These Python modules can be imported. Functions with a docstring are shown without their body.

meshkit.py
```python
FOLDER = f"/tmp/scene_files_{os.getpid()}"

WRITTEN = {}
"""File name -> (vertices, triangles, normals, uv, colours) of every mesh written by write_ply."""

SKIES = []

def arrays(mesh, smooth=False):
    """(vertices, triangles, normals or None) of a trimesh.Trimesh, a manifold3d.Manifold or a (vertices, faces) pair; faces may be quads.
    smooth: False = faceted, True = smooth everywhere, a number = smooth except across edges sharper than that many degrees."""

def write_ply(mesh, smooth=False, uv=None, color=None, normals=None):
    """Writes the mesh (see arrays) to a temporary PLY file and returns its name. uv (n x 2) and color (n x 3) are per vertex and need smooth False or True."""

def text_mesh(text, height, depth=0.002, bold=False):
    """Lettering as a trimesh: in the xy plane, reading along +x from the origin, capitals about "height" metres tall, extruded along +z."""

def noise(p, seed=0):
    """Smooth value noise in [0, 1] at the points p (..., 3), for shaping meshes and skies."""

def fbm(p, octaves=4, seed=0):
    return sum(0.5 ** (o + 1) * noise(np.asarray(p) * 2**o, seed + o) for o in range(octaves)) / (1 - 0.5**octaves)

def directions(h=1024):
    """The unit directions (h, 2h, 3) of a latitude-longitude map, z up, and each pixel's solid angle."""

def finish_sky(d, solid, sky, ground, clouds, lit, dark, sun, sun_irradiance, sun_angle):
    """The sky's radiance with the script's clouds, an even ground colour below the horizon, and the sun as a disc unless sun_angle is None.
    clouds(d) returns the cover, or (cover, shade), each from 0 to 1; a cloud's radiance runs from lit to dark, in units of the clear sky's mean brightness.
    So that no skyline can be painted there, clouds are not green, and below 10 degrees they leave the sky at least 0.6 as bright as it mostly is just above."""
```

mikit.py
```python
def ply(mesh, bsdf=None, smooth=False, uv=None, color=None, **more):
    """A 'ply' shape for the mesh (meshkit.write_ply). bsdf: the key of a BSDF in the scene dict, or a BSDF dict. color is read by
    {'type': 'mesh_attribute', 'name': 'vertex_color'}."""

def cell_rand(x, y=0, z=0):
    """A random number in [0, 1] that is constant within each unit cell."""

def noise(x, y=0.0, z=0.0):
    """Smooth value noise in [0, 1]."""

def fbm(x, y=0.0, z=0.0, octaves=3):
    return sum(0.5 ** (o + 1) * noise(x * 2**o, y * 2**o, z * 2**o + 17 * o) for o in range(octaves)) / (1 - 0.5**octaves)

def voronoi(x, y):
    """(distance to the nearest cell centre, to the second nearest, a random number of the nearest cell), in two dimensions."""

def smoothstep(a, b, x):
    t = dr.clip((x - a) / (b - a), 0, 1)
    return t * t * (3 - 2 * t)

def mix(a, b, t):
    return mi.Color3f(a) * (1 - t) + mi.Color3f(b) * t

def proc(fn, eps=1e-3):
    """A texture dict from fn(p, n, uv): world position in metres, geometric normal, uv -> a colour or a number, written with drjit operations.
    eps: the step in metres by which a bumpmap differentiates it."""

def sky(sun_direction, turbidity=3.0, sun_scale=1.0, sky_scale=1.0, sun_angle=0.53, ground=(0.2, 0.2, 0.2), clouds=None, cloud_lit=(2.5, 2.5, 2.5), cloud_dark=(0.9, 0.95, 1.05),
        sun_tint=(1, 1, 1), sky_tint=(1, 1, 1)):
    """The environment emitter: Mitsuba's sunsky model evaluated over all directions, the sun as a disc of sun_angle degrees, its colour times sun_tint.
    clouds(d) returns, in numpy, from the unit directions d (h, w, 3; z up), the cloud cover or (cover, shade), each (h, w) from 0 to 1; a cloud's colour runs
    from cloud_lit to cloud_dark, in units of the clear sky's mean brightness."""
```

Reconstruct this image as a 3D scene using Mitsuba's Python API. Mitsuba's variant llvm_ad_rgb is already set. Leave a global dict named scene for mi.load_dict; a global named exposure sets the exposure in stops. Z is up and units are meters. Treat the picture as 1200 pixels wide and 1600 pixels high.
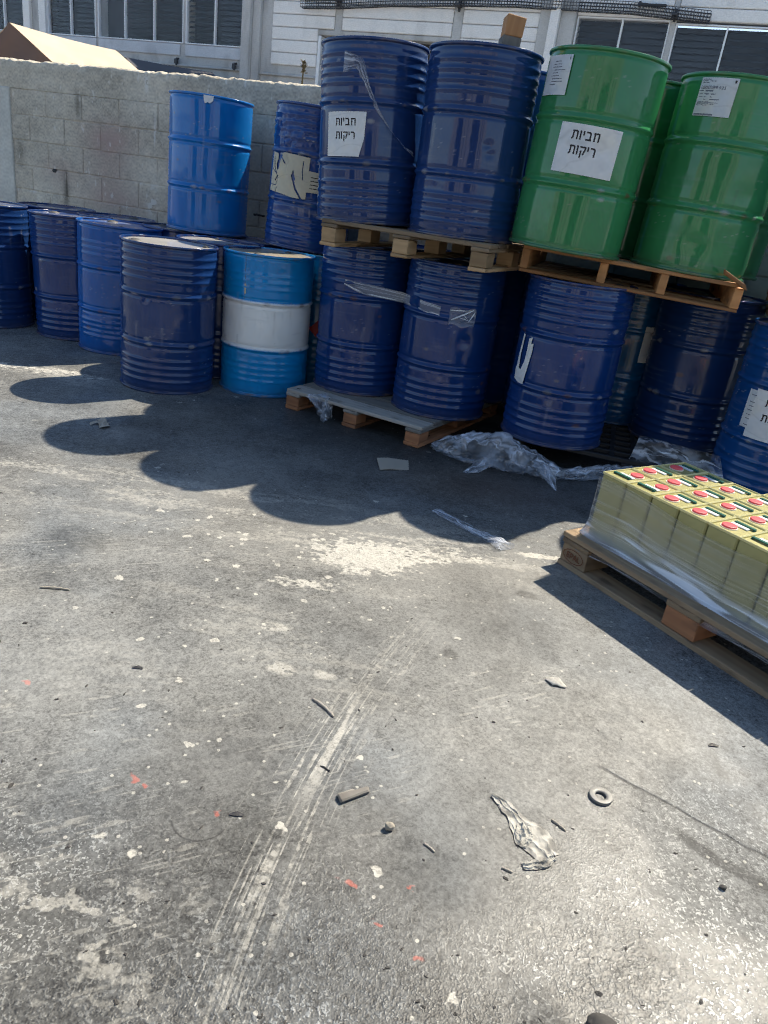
import math, random
import numpy as np, trimesh, manifold3d
import drjit as dr, mitsuba as mi
import mikit, meshkit
from mikit import proc, noise, fbm, voronoi, cell_rand, smoothstep, mix
from shapely import affinity
from shapely.geometry import Polygon, LineString, box as sbox
from shapely.ops import unary_union

PI = math.pi
T4 = mi.ScalarTransform4f
scene, labels = {}, {}

# ------------------------------------------------------------------ camera, sky, exposure
CAM_H, PITCH, ROLL = 1.318, math.radians(23.234), math.radians(7.865)
_f = np.array([0, math.cos(PITCH), -math.sin(PITCH)])
_r = np.array([1.0, 0, 0]); _u = np.cross(_r, _f)
_up = _u * math.cos(ROLL) - _r * math.sin(ROLL)
scene['camera'] = {'type': 'perspective', 'fov': 2 * math.degrees(math.atan(600 / 1154.0)), 'fov_axis': 'x', 'near_clip': 0.05, 'far_clip': 2000.0,
                   'to_world': T4().look_at(origin=[0, 0, CAM_H], target=[0, _f[1], CAM_H + _f[2]], up=_up.tolist())}
SUN = (0.545, 0.528, 1.0)
scene['sky'] = mikit.sky(SUN, turbidity=3.2, sky_scale=1.0, ground=(0.16, 0.16, 0.16), sun_tint=(.915, .985, 1.065), sky_tint=(1.06, 1.0, .90))
exposure = 2.62

# ------------------------------------------------------------------ helpers
def add(key, mesh, bsdf, smooth=False, M=None, color=None, uv=None):
    if M is not None:
        mesh = (np.asarray(mesh.vertices) @ M[:3, :3].T + M[:3, 3], np.asarray(mesh.faces))
    k, i = key, 0
    while k in scene:
        i += 1
        k = f'{key}_{i:03d}'
    scene[k] = mikit.ply(mesh, bsdf, smooth=smooth, color=color, uv=uv)
    return k

_empty = set()
def thing(name, label, cat, group=None):
    k, i = name, 0
    while k in _empty or k in scene:
        i += 1
        k = f'{name}_{i:03d}'
    _empty.add(k)
    labels[k] = {'label': label, 'category': cat}
    if group: labels[k]['group'] = group
    return k

def struct(key): labels[key] = {'kind': 'structure'}

def tm(v, f): return trimesh.Trimesh(np.asarray(v, float), np.asarray(f), process=False)
def cat(ms): return trimesh.util.concatenate(ms)
def frame(o, ang, tau=0.0):
    d = np.array([math.cos(ang) * math.cos(tau), math.sin(ang) * math.cos(tau), -math.sin(tau)])
    n = np.array([-math.sin(ang), math.cos(ang), 0.0]); k = np.cross(d, n)
    M = np.eye(4); M[:3, 0], M[:3, 1], M[:3, 2], M[:3, 3] = d, n, k, o
    return M

def cbox(x0, x1, y0, y1, z0, z1, ch=0.004, jit=0.0, rng=None):
    """chamfered box: 24 corner points, hull"""
    c = min(ch, (x1 - x0) * .4, (y1 - y0) * .4, (z1 - z0) * .4)
    pts = []
    for sx, X in ((1, x0), (-1, x1)):
        for sy, Y in ((1, y0), (-1, y1)):
            for sz, Z in ((1, z0), (-1, z1)):
                pts += [(X, Y + sy * c, Z + sz * c), (X + sx * c, Y, Z + sz * c), (X + sx * c, Y + sy * c, Z)]
    pts = np.array(pts, float)
    if jit:
        g = rng.normal(0, jit, (8, 3))
        pts = pts + np.repeat(g, 3, 0)
    return trimesh.convex.convex_hull(pts)

_woodk = [0]
def board(key, x0, x1, y0, y1, z0, z1, bsdf, M, axis=0, ch=.003, jit=.0012, rng=None):
    m = cbox(x0, x1, y0, y1, z0, z1, ch, jit, rng or random_np)
    v = np.asarray(m.vertices)
    # box-mapped uv: every face gets its own vertices so the grain runs along the board on all sides
    fv = v[m.faces].reshape(-1, 3); fn = np.repeat(m.face_normals, 3, 0)
    _woodk[0] += 1
    a = axis; b, c = [i for i in (0, 1, 2) if i != a]
    acr = np.where(np.abs(fn[:, b]) > np.abs(fn[:, c]), fv[:, c], fv[:, b] + .5)
    end = np.abs(fn[:, a]) > .8
    u = np.where(end, 0.35 * fv[:, b] + 3, fv[:, a]) + 20.0 * _woodk[0] + 5
    vv = np.where(end, fv[:, c] * .6 + 2, acr)
    mm = tm(fv, np.arange(len(fv)).reshape(-1, 3))
    return add(key, mm, bsdf, False, M, uv=np.stack([u, vv], 1))

random_np = np.random.default_rng(7)

def tube(path, rad, sides=8, closed_ends=True):
    p = np.asarray(path, float); n = len(p); r = np.broadcast_to(rad, (n,)).astype(float)
    t = np.gradient(p, axis=0); t /= np.linalg.norm(t, axis=1, keepdims=True) + 1e-12
    a = np.cross(t, np.where(np.abs(t[:, 2:]) < .9, [0, 0, 1.0], [1.0, 0, 0])); a /= np.linalg.norm(a, axis=1, keepdims=True) + 1e-12
    b = np.cross(t, a); an = np.arange(sides) * 2 * PI / sides
    v = p[:, None] + r[:, None, None] * (np.cos(an)[None, :, None] * a[:, None] + np.sin(an)[None, :, None] * b[:, None])
    f = []
    for i in range(n - 1):
        for j in range(sides):
            k = (j + 1) % sides
            f += [[i * sides + j, i * sides + k, (i + 1) * sides + k], [i * sides + j, (i + 1) * sides + k, (i + 1) * sides + j]]
    v = v.reshape(-1, 3)
    if closed_ends:
        v = np.vstack([v, p[0], p[-1]]); c0, c1 = len(v) - 2, len(v) - 1
        for j in range(sides):
            k = (j + 1) % sides
            f += [[c0, k, j], [c1, (n - 1) * sides + j, (n - 1) * sides + k]]
    return tm(v, f)

def griduv(P):
    a, b = P.shape[:2]
    L = np.linalg.norm(np.diff(P.mean(1), axis=0), axis=1).sum()
    return np.stack(np.meshgrid(np.linspace(0, L, a), np.linspace(0, 1, b), indexing='ij'), -1).reshape(-1, 2)

def gridmesh(P):
    """(a, b, 3) points -> mesh"""
    a, b = P.shape[:2]
    i, j = np.meshgrid(np.arange(a - 1), np.arange(b - 1), indexing='ij')
    q = np.stack([i * b + j, i * b + j + 1, (i + 1) * b + j + 1, (i + 1) * b + j], -1).reshape(-1, 4)
    return tm(P.reshape(-1, 3), np.vstack([q[:, [0, 1, 2]], q[:, [0, 2, 3]]]))

def lathe(prof, n=96):
    prof = np.asarray(prof, float); a = np.arange(n + 1) * 2 * PI / n
    P = np.stack([prof[:, None, 0] * np.cos(a), prof[:, None, 0] * np.sin(a), prof[:, None, 1] + 0 * a], -1)
    m = gridmesh(P.transpose(1, 0, 2)); m.merge_vertices()
    return m

# ------------------------------------------------------------------ materials
def rgb(c): return {'type': 'rgb', 'value': list(c)}
def mat(name, color, rough=.6, metal=0.0, spec=.5, **kw):
    scene[name] = {'type': 'twosided', 'b': {'type': 'principled', 'base_color': color if isinstance(color, dict) else rgb(color), 'roughness': rough, 'metallic': metal, 'specular': spec, **kw}}

# --- ground
def blob(x, y, cx, cy, rx, ry, k=1.0, soft=.35):
    d = dr.sqrt(dr.square((x - cx) / rx) + dr.square((y - cy) / ry))
    return k * (1 - smoothstep(1 - soft, 1 + soft, d))
def gauss(x, y, cx, cy, rx, ry): return dr.exp(-dr.square((x - cx) / rx) - dr.square((y - cy) / ry))

def coarse_mask(x, y):
    w = fbm(x * 1.6 + 5, y * 1.6 + 1, 3, 3)
    return dr.clip(smoothstep(1.5, .85, y + (w - .5) * 1.1) + .75 * smoothstep(.35, .9, x + (w - .5) * .5) * smoothstep(1.9, 1.3, y), 0, 1)

def chips(x, y):
    # irregular worn aggregate: clumps of grains about 4 to 9 mm
    a = noise(x * 190 + 3 * noise(x * 40, y * 40, 3), y * 190 + 2 * noise(x * 55, y * 55, 4), 21); b = noise(x * 400, y * 400, 22); c = noise(x * 38, y * 38, 23)
    v = a * .55 + b * .30 + c * .15
    return smoothstep(.42, .74, v), smoothstep(.36, .80, b * .5 + a * .5)

def ground_height(p, n, uv):
    x, y = p.x, p.y
    c = coarse_mask(x, y)
    h, r = chips(x, y)
    f = noise(x * 340, y * 340) * .55 + fbm(x * 16, y * 16, 4, 2) * .35
    joint = joint_line(x, y)
    return f * (.35 + .65 * c) * .55 + h * (.25 + .75 * r) * (.06 + .9 * c) * .45 - joint * 1.5

def joint_line(x, y):
    # expansion crack on the right: from (0.62,1.59) to (1.2,1.14)
    t = (x - .649) / (1.009 - .649)
    yy = 1.575 - .245 * t + .012 * (noise(x * 30, 2) - .5)
    return dr.exp(-dr.square((y - yy) / .0055)) * smoothstep(.60, .70, x)

def ground_color(p, n, uv):
    x, y = p.x, p.y
    big = fbm(x * .8 + 3.1, y * .8 + 7, 1, 3); mid = fbm(x * 5, y * 5 + 3, 2, 3)
    fine = noise(x * 140, y * 140, 5) * .5 + noise(x * 330, y * 330, 6) * .5
    c = coarse_mask(x, y)
    ch, rr = chips(x, y)
    g = .148 + .08 * (big - .5) + .11 * (mid - .5) + .17 * (fine - .5) + .05 * (noise(x * 45, y * 45, 9) - .5)
    near = smoothstep(1.9, 1.1, y + .9 * (big - .5)) * smoothstep(.75, .0, x)  # lower left painted darker, where glare and haze fall off
    right = smoothstep(.0, .5, x + .5 * (mid - .5)) * smoothstep(1.35, .95, y + .3 * (big - .5))  # sun glare at lower right painted in as brighter aggregate grains
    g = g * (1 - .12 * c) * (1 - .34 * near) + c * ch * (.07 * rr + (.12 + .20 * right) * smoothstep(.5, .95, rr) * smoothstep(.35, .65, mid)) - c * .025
    oil = smoothstep(.52, .70, fbm(x * 2.3 + 9, y * 2.3, 3, 4)) * .6 + .5 * smoothstep(.55, .72, fbm(x * 9 + 1, y * 9, 8, 3)) + .35 * smoothstep(.55, .7, fbm(x * 30 + 1, y * 30, 8, 2))
    g = g * (1 - .20 * oil)
    drum_shade = dr.clip(gauss(x, y + .5 * (big - .5), .25, 4.35, 1.5, .95) * 1.25, 0, 1)  # shade around the drum stacks painted into the ground colour
    g = dr.maximum(g * (1 - .76 * drum_shade), .018)
    col = mix(mi.Color3f(.985, 1.0, .955), mi.Color3f(.92, .985, 1.01), smoothstep(.4, .65, fbm(x * 1.7, y * 1.7 + 5, 4, 2))) * g
    dust = gauss(x, y, .1, 2.75, .9, .35) * .6 + gauss(x, y, -1.2, 3.0, .8, .35) * .5
    col = mix(col, mi.Color3f(.190, .183, .163), dr.clip(dust * (.1 + mid), 0, .7))
    # dark wet patches
    dk = blob(x + (mid - .5) * .08, y + (fine - .5) * .02, -1.12, 2.42, .13, .10) * .35 + blob(x + (mid - .5) * .1, y, .275, 2.0, .032, .028) * .55 \
        + blob(x + (mid - .5) * .12, y + (mid - .5) * .1 + (x - .9) * .95, .9, 1.30, .085, .026) * .6 + gauss(x, y, 1.0, 1.63, .018, .07) * .5 + blob(x + (mid - .5) * .2, y, .62, 2.47, .06, .03) * .45
    col = col * (1 - dr.clip(dk, 0, .75))
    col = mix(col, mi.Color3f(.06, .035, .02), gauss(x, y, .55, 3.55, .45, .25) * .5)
    # pale paint: big splash, scattered dots, tyre-dragged streaks
    n1 = fbm(x * 26, y * 34, 7, 3); n2 = fbm(x * 7 + 2, y * 9, 9, 3); n3 = noise(x * 95, y * 95, 3)
    reg = gauss(x, y, -.05, 2.58, .30, .17) * 1.15 + gauss(x, y, .35, 2.72, .38, .13) * .8 + gauss(x, y, -.55, 2.80, .45, .14) * .55 + gauss(x, y, -1.55, 3.05, .6, .12) * .72 \
        + gauss(x, y, -.27, 2.32, .28, .08) * .75 + gauss(x, y, -2.3, 4.6, .8, .14) * .95 + gauss(x, y, .75, 2.83, .22, .03) * 1.1
    n4 = fbm(x * 70, y * 90, 13, 2)
    sp = smoothstep(.38, .62, reg * (.10 + .62 * n1 + .45 * n2 + .55 * (n4 - .3)) - .14)
    cl = blob(x + (n1 - .5) * .06, y + (n2 - .5) * .08, -.233, 1.80, .045, .035) * (n1 > .44) + blob(x + (n1 - .5) * .05, y + (n2 - .5) * .05, -.111, 1.795, .033, .022) + blob(x + (n1 - .5) * .08, y, -.30, 2.02, .06, .025) * (n1 > .5)
    xl = -.173 - .114 * y + .125 * y * y
    v = x - xl
    along = smoothstep(2.4, 1.9, y) * (.45 + .55 * dr.exp(-dr.square((y - 1.35) / .38)))
    st = noise(v * 260, y * 7, 1) * .55 + fbm(v * 60 + 3, y * 15, 2, 3) * .45 + .12 * (dr.exp(-dr.square(v / .05)) - .55) + .25 * (fbm(v * 14 + 2, y * 3.2, 6, 2) - .5)
    st = smoothstep(.54, .70, st) * along * dr.exp(-dr.square(v / .10)) * (.35 + .65 * smoothstep(.35, .6, n4))
    for v0, w0 in ((-.042, .0022), (-.018, .0030), (.004, .0036), (.021, .0024), (.047, .0020), (.07, .0014)):
        ln = dr.exp(-dr.square((v - v0 - .010 * (fbm(y * 2.2, v0 * 90, 3, 2) - .5)) / w0)) * smoothstep(.38, .62, fbm(y * 7 + v0 * 50, v0 * 300, 5, 3) + .25 * (n4 - .5))
        st = dr.maximum(st, .60 * ln * smoothstep(2.3, 1.9, y))
    st2 = noise((v - .05) * 90, y * 4, 4)
    st = dr.maximum(st, smoothstep(.62, .75, st2) * dr.exp(-dr.square((v - .02) / .035)) * smoothstep(1.78, 1.68, y) * smoothstep(1.2, 1.5, y))
    sd1, sd2, sr = voronoi(x * 24 + (n1 - .5) * .5, y * 24)
    dens = .004 + .40 * gauss(x, y, -.62, 2.66, .22, .12) + .07 * gauss(x, y, -.3, 2.2, .5, .4) + .05 * gauss(x, y, .05, 1.12, .3, .12) + .03 * gauss(x, y, -.4, 1.35, .3, .3)
    dot = (sr < dens) * smoothstep(.30, .20, sd1 + .25 * (sr / dr.maximum(dens, .01) - .3) + .45 * (n1 - .5) + .35 * (n4 - .5))
    td1, td2, tr = voronoi(x * 70 + 3, y * 70)
    dot = dr.maximum(dot, (tr < .012 + .012 * c * smoothstep(.4, .6, mid)) * smoothstep(.34, .26, td1) * .8)
    # flaked white near the lower left and dragged short strokes
    fl = smoothstep(.50, .60, n1 * .55 + .30 * n2 + .35 * (n4 - .5) + .22 * (gauss(x + y * .6, y, -.57 + .6 * .98, .98, .08, .03) + gauss(x + y * .5, y, -.36 + .5 * .86, .86, .07, .04)) - .02) \
        * dr.clip(gauss(x, y, -.5, .92, .3, .14), 0, 1)
    dash = smoothstep(.68, .80, noise(x * 14 + y * 11, (y - x * .55) * 150, 5) * .7 + .3 * n1) * smoothstep(.5, .62, fbm(x * 2.2 + 4, y * 2.2, 11, 2)) * .34 * smoothstep(3.1, 2.6, y)
    smr = smoothstep(.50, .72, fbm(x * 3 + 2, y * 16, 12, 3) * .7 + .3 * n4) * (gauss(x, y, -1.3, 2.95, 1.2, .28) + .9 * gauss(x, y, .2, 2.75, .7, .22) + .5 * gauss(x, y, -.3, 2.0, .8, .6) + gauss(x, y, -2.2, 4.55, .9, .2)) * .45
    white = dr.clip(dr.maximum(dr.maximum(dr.maximum(sp * .82, smr), st * .66), dr.maximum(dr.maximum(dot * .8, cl * .55), dr.maximum(fl * .5, dash * .7))), 0, 1) * (.72 + .28 * n3)
    white = white * (.62 + .38 * smoothstep(.3, .55, fine)) * (1 - .72 * smoothstep(3.15, 3.35, y) * smoothstep(4.4, 4.2, y))
    col = mix(col, mi.Color3f(.50, .485, .43), white)
    red = mi.Float(0)
    for cx, cy, r in ((-.488, 1.306, .018), (-.455, 1.29, .012), (-.284, 1.237, .014), (.033, 1.106, .016), (.16, 1.12, .010), (.096, 1.02, .009), (.185, .963, .012), (-.891, 1.593, .016)):
        red = dr.maximum(red, blob(x + (n1 - .5) * .05, y + (n3 - .5) * .02, cx, cy, r * .7, r * .6) * smoothstep(.25, .5, n3 * .5 + n4 * .5))
    col = mix(col, mi.Color3f(.52, .10, .06), red * .4)
    jl = joint_line(x, y)
    col = col * (1 - .55 * jl)
    arc = dr.exp(-dr.square((dr.sqrt(dr.square(x + .31) + dr.square(y - 1.22)) - .062) / .0022)) * (y < 1.2)
    return dr.clip(col * (1 - .6 * arc), .004, .8)

def ground_rough(p, n, uv):
    x, y = p.x, p.y
    h, r = chips(x, y)
    return .54 - .06 * smoothstep(.0, .6, x) + .26 * smoothstep(.38, .75, fbm(x * 5, y * 5, 5, 4)) - .14 * h * r * coarse_mask(x, y)

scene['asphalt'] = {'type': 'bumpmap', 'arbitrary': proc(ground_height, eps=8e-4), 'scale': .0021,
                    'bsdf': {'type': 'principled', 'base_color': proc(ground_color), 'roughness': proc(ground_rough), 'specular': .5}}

# --- drum paint: vertex colours carry the paint, the shared textures carry smears and fine dents
def smear(p, n, uv):
    a = fbm(p.x * 6 + 2 * p.z, p.y * 6, p.z * 9, 3)
    s = noise(p.x * 40, p.y * 40, p.z * 140)
    return dr.clip(.07 + .22 * smoothstep(.5, .8, a) + .08 * smoothstep(.6, .9, s), .06, .6)
def drum_bump(p, n, uv):
    return fbm(p.x * 11, p.y * 11, p.z * 9, 3) + .05 * noise(p.x * 90, p.y * 90, p.z * 90)
scene['drum_paint'] = {'type': 'twosided', 'b': {'type': 'bumpmap', 'arbitrary': proc(drum_bump, eps=2e-3), 'scale': .0008,
    'bsdf': {'type': 'principled', 'base_color': {'type': 'mesh_attribute', 'name': 'vertex_color'}, 'roughness': proc(smear), 'specular': .52}}}
scene['vertex_matte'] = {'type': 'twosided', 'b': {'type': 'principled', 'base_color': {'type': 'mesh_attribute', 'name': 'vertex_color'}, 'roughness': .6, 'specular': .4}}
mat('print_black', (.012, .012, .014), .6)
mat('print_grey', (.16, .17, .2), .6)
mat('sticker_red', (.45, .02, .02), .4)

# --- wood
def wood(c1, c2, c3):
    def f(p, n, uv):
        k = cell_rand(uv.x / 20.0, 7)
        k2 = cell_rand(uv.x / 20.0, 3)
        u, v = uv.x, uv.y
        warp = noise(u * 3, v * 9, k * 30)
        g = fbm(u * 2.2 + warp * .4, v * 95 + warp * 5, k * 20, 3)
        ring = .5 + .5 * dr.sin((v * 130 + warp * 7 + noise(u * 1.5, v * 20) * 6))
        col = mix(mi.Color3f(c1), mi.Color3f(c2), dr.clip(g * .75 + ring * .28, 0, 1)) * (.55 + .8 * k)
        col = mix(col, mi.Color3f(c3), smoothstep(.55, .8, fbm(u * 9, v * 22, k2 * 9, 3)) * .75)
        kd1, kd2, kr = voronoi(u * 5, v * 9 + k * 7)
        col = mix(col, mi.Color3f(c2) * .35, (kr > .86) * smoothstep(.12, .07, kd1))
        return dr.clip(col, .005, .8)
    return proc(f)
def wood_bump(p, n, uv): return noise(uv.x * 6, uv.y * 220, 2) + .4 * noise(uv.x * 60, uv.y * 500, 4)
for nm, cs in (('wood_fresh', ((.46, .235, .10), (.31, .14, .052), (.21, .11, .055))), ('wood_old', ((.27, .20, .13), (.165, .115, .07), (.09, .065, .045))),
               ('wood_grey', ((.30, .285, .255), (.20, .185, .165), (.10, .09, .08))), ('wood_orange', ((.56, .30, .14), (.42, .20, .085), (.35, .18, .09))), ('wood_tan', ((.42, .285, .155), (.30, .19, .10), (.20, .13, .07))), ('wood_red', ((.33, .155, .075), (.21, .09, .045), (.10, .06, .04)))):
    scene[nm] = {'type': 'twosided', 'b': {'type': 'principled', 'base_color': wood(*cs), 'roughness': .75, 'specular': .3}}

# --- masonry and building
def conc(c, var=.35, f=3.0, stain=.3):
    def fn(p, n, uv):
        a = fbm(p.x * f, p.y * f, p.z * f, 4); b = noise(p.x * 60, p.y * 60, p.z * 60)
        col = mi.Color3f(c) * (1 - var * .5 + var * a + .22 * (b - .5))
        s = smoothstep(.5, .75, fbm(p.x * 5, p.y * 5, p.z * 1.2, 3))
        return dr.clip(col * (1 - stain * s), .01, .85)
    return proc(fn)
def block_col(p, n, uv):
    a = fbm(p.x * 3, p.y * 3, p.z * 3, 4); b = noise(p.x * 75, p.y * 75, p.z * 75); c = fbm(p.x * 16, p.y * 16, p.z * 16, 3)
    s = (p.x + 1.428) * .9336 - (p.y - 6.234) * .3584
    k = noise(s * 2.2, p.z * 3.3)
    col = mix(mi.Color3f(.60, .53, .42), mi.Color3f(.735, .68, .565), a) * (.84 + .3 * (k - .5) + .35 * (b - .5) + .35 * (c - .5))
    red = gauss(s, p.z, -1.35, 1.42, .26, .14) * .8 + gauss(s, p.z, -1.35, 1.12, .25, .22) * .5 + gauss(s, p.z, -1.9, 1.12, .2, .12) * .45 + gauss(s, p.z, -1.25, .95, .4, .1) * .5
    col = mix(col, mi.Color3f(.44, .31, .275), dr.clip(red * (.45 + .8 * c), 0, .8))
    drip = gauss(s + .05 * noise(p.z * 3, 1), p.z, -1.83, .97, .035, .16) * .6 + gauss(s, p.z, -1.67, 1.66, .03, .09) * .55 + gauss(s, p.z, -2.35, 1.25, .05, .12) * .4
    col = col * (1 - dr.clip(drip, 0, .7))
    pale = smoothstep(.74, .84, fbm(s * 30, p.z * 13, 4, 3)) * .6 + gauss(s, p.z, -.87 + .02 * (p.z - 1.5), 1.53, .007, .11) + gauss(s, p.z, -.95, 1.86, .02, .06) * (b > .4) + gauss(s, p.z, -.9, 1.0, .05, .12) * (c > .55)
    col = mix(col, mi.Color3f(.72, .70, .65), dr.clip(pale, 0, .85))
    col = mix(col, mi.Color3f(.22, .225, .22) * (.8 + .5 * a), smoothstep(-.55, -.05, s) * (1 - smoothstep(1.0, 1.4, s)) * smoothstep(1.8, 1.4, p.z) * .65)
    grn = smoothstep(2.2, 2.9, s + .25 * (a - .5))
    col = mix(col, mi.Color3f(.20, .26, .215) * (.75 + .5 * a), grn * .85)
    return dr.clip(col, .01, .8)
def rough_bump(p, n, uv): return fbm(p.x * 24, p.y * 24, p.z * 24, 3) + .5 * noise(p.x * 120, p.y * 120, p.z * 120)
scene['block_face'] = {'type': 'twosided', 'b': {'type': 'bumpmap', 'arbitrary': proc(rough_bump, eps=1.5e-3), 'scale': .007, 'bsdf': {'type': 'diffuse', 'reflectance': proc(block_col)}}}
scene['plaster_pale'] = {'type': 'twosided', 'b': {'type': 'diffuse', 'reflectance': conc((.60, .585, .52), .35, 5, .2)}}
scene['facade_grey'] = {'type': 'twosided', 'b': {'type': 'diffuse', 'reflectance': conc((.50, .495, .48), .3, 1.2, .2)}}
scene['facade_pale'] = {'type': 'twosided', 'b': {'type': 'diffuse', 'reflectance': conc((.80, .78, .75), .16, 1.0, .10)}}
scene['facade_sill'] = {'type': 'twosided', 'b': {'type': 'diffuse', 'reflectance': conc((.56, .58, .61), .25, 1.5, .2)}}
mat('frame_white', (.75, .76, .77), .4)
mat('dark_interior', (.035, .035, .042), .8)
mat('slat_grey', (.03, .03, .033), .6)
mat('pipe_dark', (.06, .06, .06), .6)
scene['pane_glass'] = {'type': 'thindielectric', 'int_ior': 1.3}
mat('wire_steel', (.05, .05, .055), .5, .3)
def fabric(c):
    def fn(p, n, uv):
        return dr.clip(mi.Color3f(c) * (.8 + .4 * fbm(p.x * 1.4, p.y * 1.4, p.z * 2, 3)), .01, .9)
    return proc(fn)
scene['tent_cream'] = {'type': 'twosided', 'b': {'type': 'diffuse', 'reflectance': fabric((.62, .49, .36))}}
scene['tent_brown'] = {'type': 'twosided', 'b': {'type': 'diffuse', 'reflectance': fabric((.17, .115, .095))}}
scene['tarp_grey'] = {'type': 'twosided', 'b': {'type': 'diffuse', 'reflectance': fabric((.13, .13, .14))}}
# --- tins
def tin_col(p, n, uv):
    a = fbm(p.x * 14, p.y * 14, p.z * 6, 3)
    return mix(mi.Color3f(.29, .275, .115), mi.Color3f(.37, .355, .165), a)
scene['tin_gold'] = {'type': 'twosided', 'b': {'type': 'principled', 'base_color': proc(tin_col), 'roughness': .38, 'metallic': .35, 'specular': .5}}
mat('tin_rim', (.62, .58, .30), .3, .5)
mat('cap_red', (.72, .09, .105), .35)
mat('cap_ring', (.72, .62, .50), .4)
mat('handle_green', (.012, .085, .06), .35)
mat('handle_silver', (.58, .64, .64), .35, .1)
mat('black_plastic', (.012, .012, .013), .5)
# --- stretch film
def film(lo, hi, fn):
    return {'type': 'blendbsdf', 'weight': proc(fn), 'bsdf_0': {'type': 'thindielectric', 'int_ior': 1.45},
            'bsdf_1': {'type': 'twosided', 'b': {'type': 'principled', 'base_color': rgb((.74, .79, .87)), 'roughness': .22, 'specular': .5}}}
def film_w(p, n, uv):
    # creases and stretch lines run along the sheet; clear between them
    w = fbm(uv.x * 12, uv.y * 5, 3, 3)
    s = noise(uv.x * 8 + w * 2, uv.y * 24 + w * 7, 2); s3 = noise(uv.x * 5 + w * 3, uv.y * 34 + w * 9, 7); s2 = noise(uv.x * 26 + uv.y * 6 + w * 4, uv.y * 8 - uv.x * 4, 5)
    edge = smoothstep(.0, .12, uv.y) * smoothstep(1.0, .88, uv.y)
    return dr.clip(.06 + .24 * smoothstep(.55, .9, s) + .45 * smoothstep(.62, .9, s3) + .34 * smoothstep(.7, .92, s2) + .20 * smoothstep(.45, .75, w), .03, .8) * (.25 + .75 * edge)
scene['stretch_film'] = film(0, 1, film_w)
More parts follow.
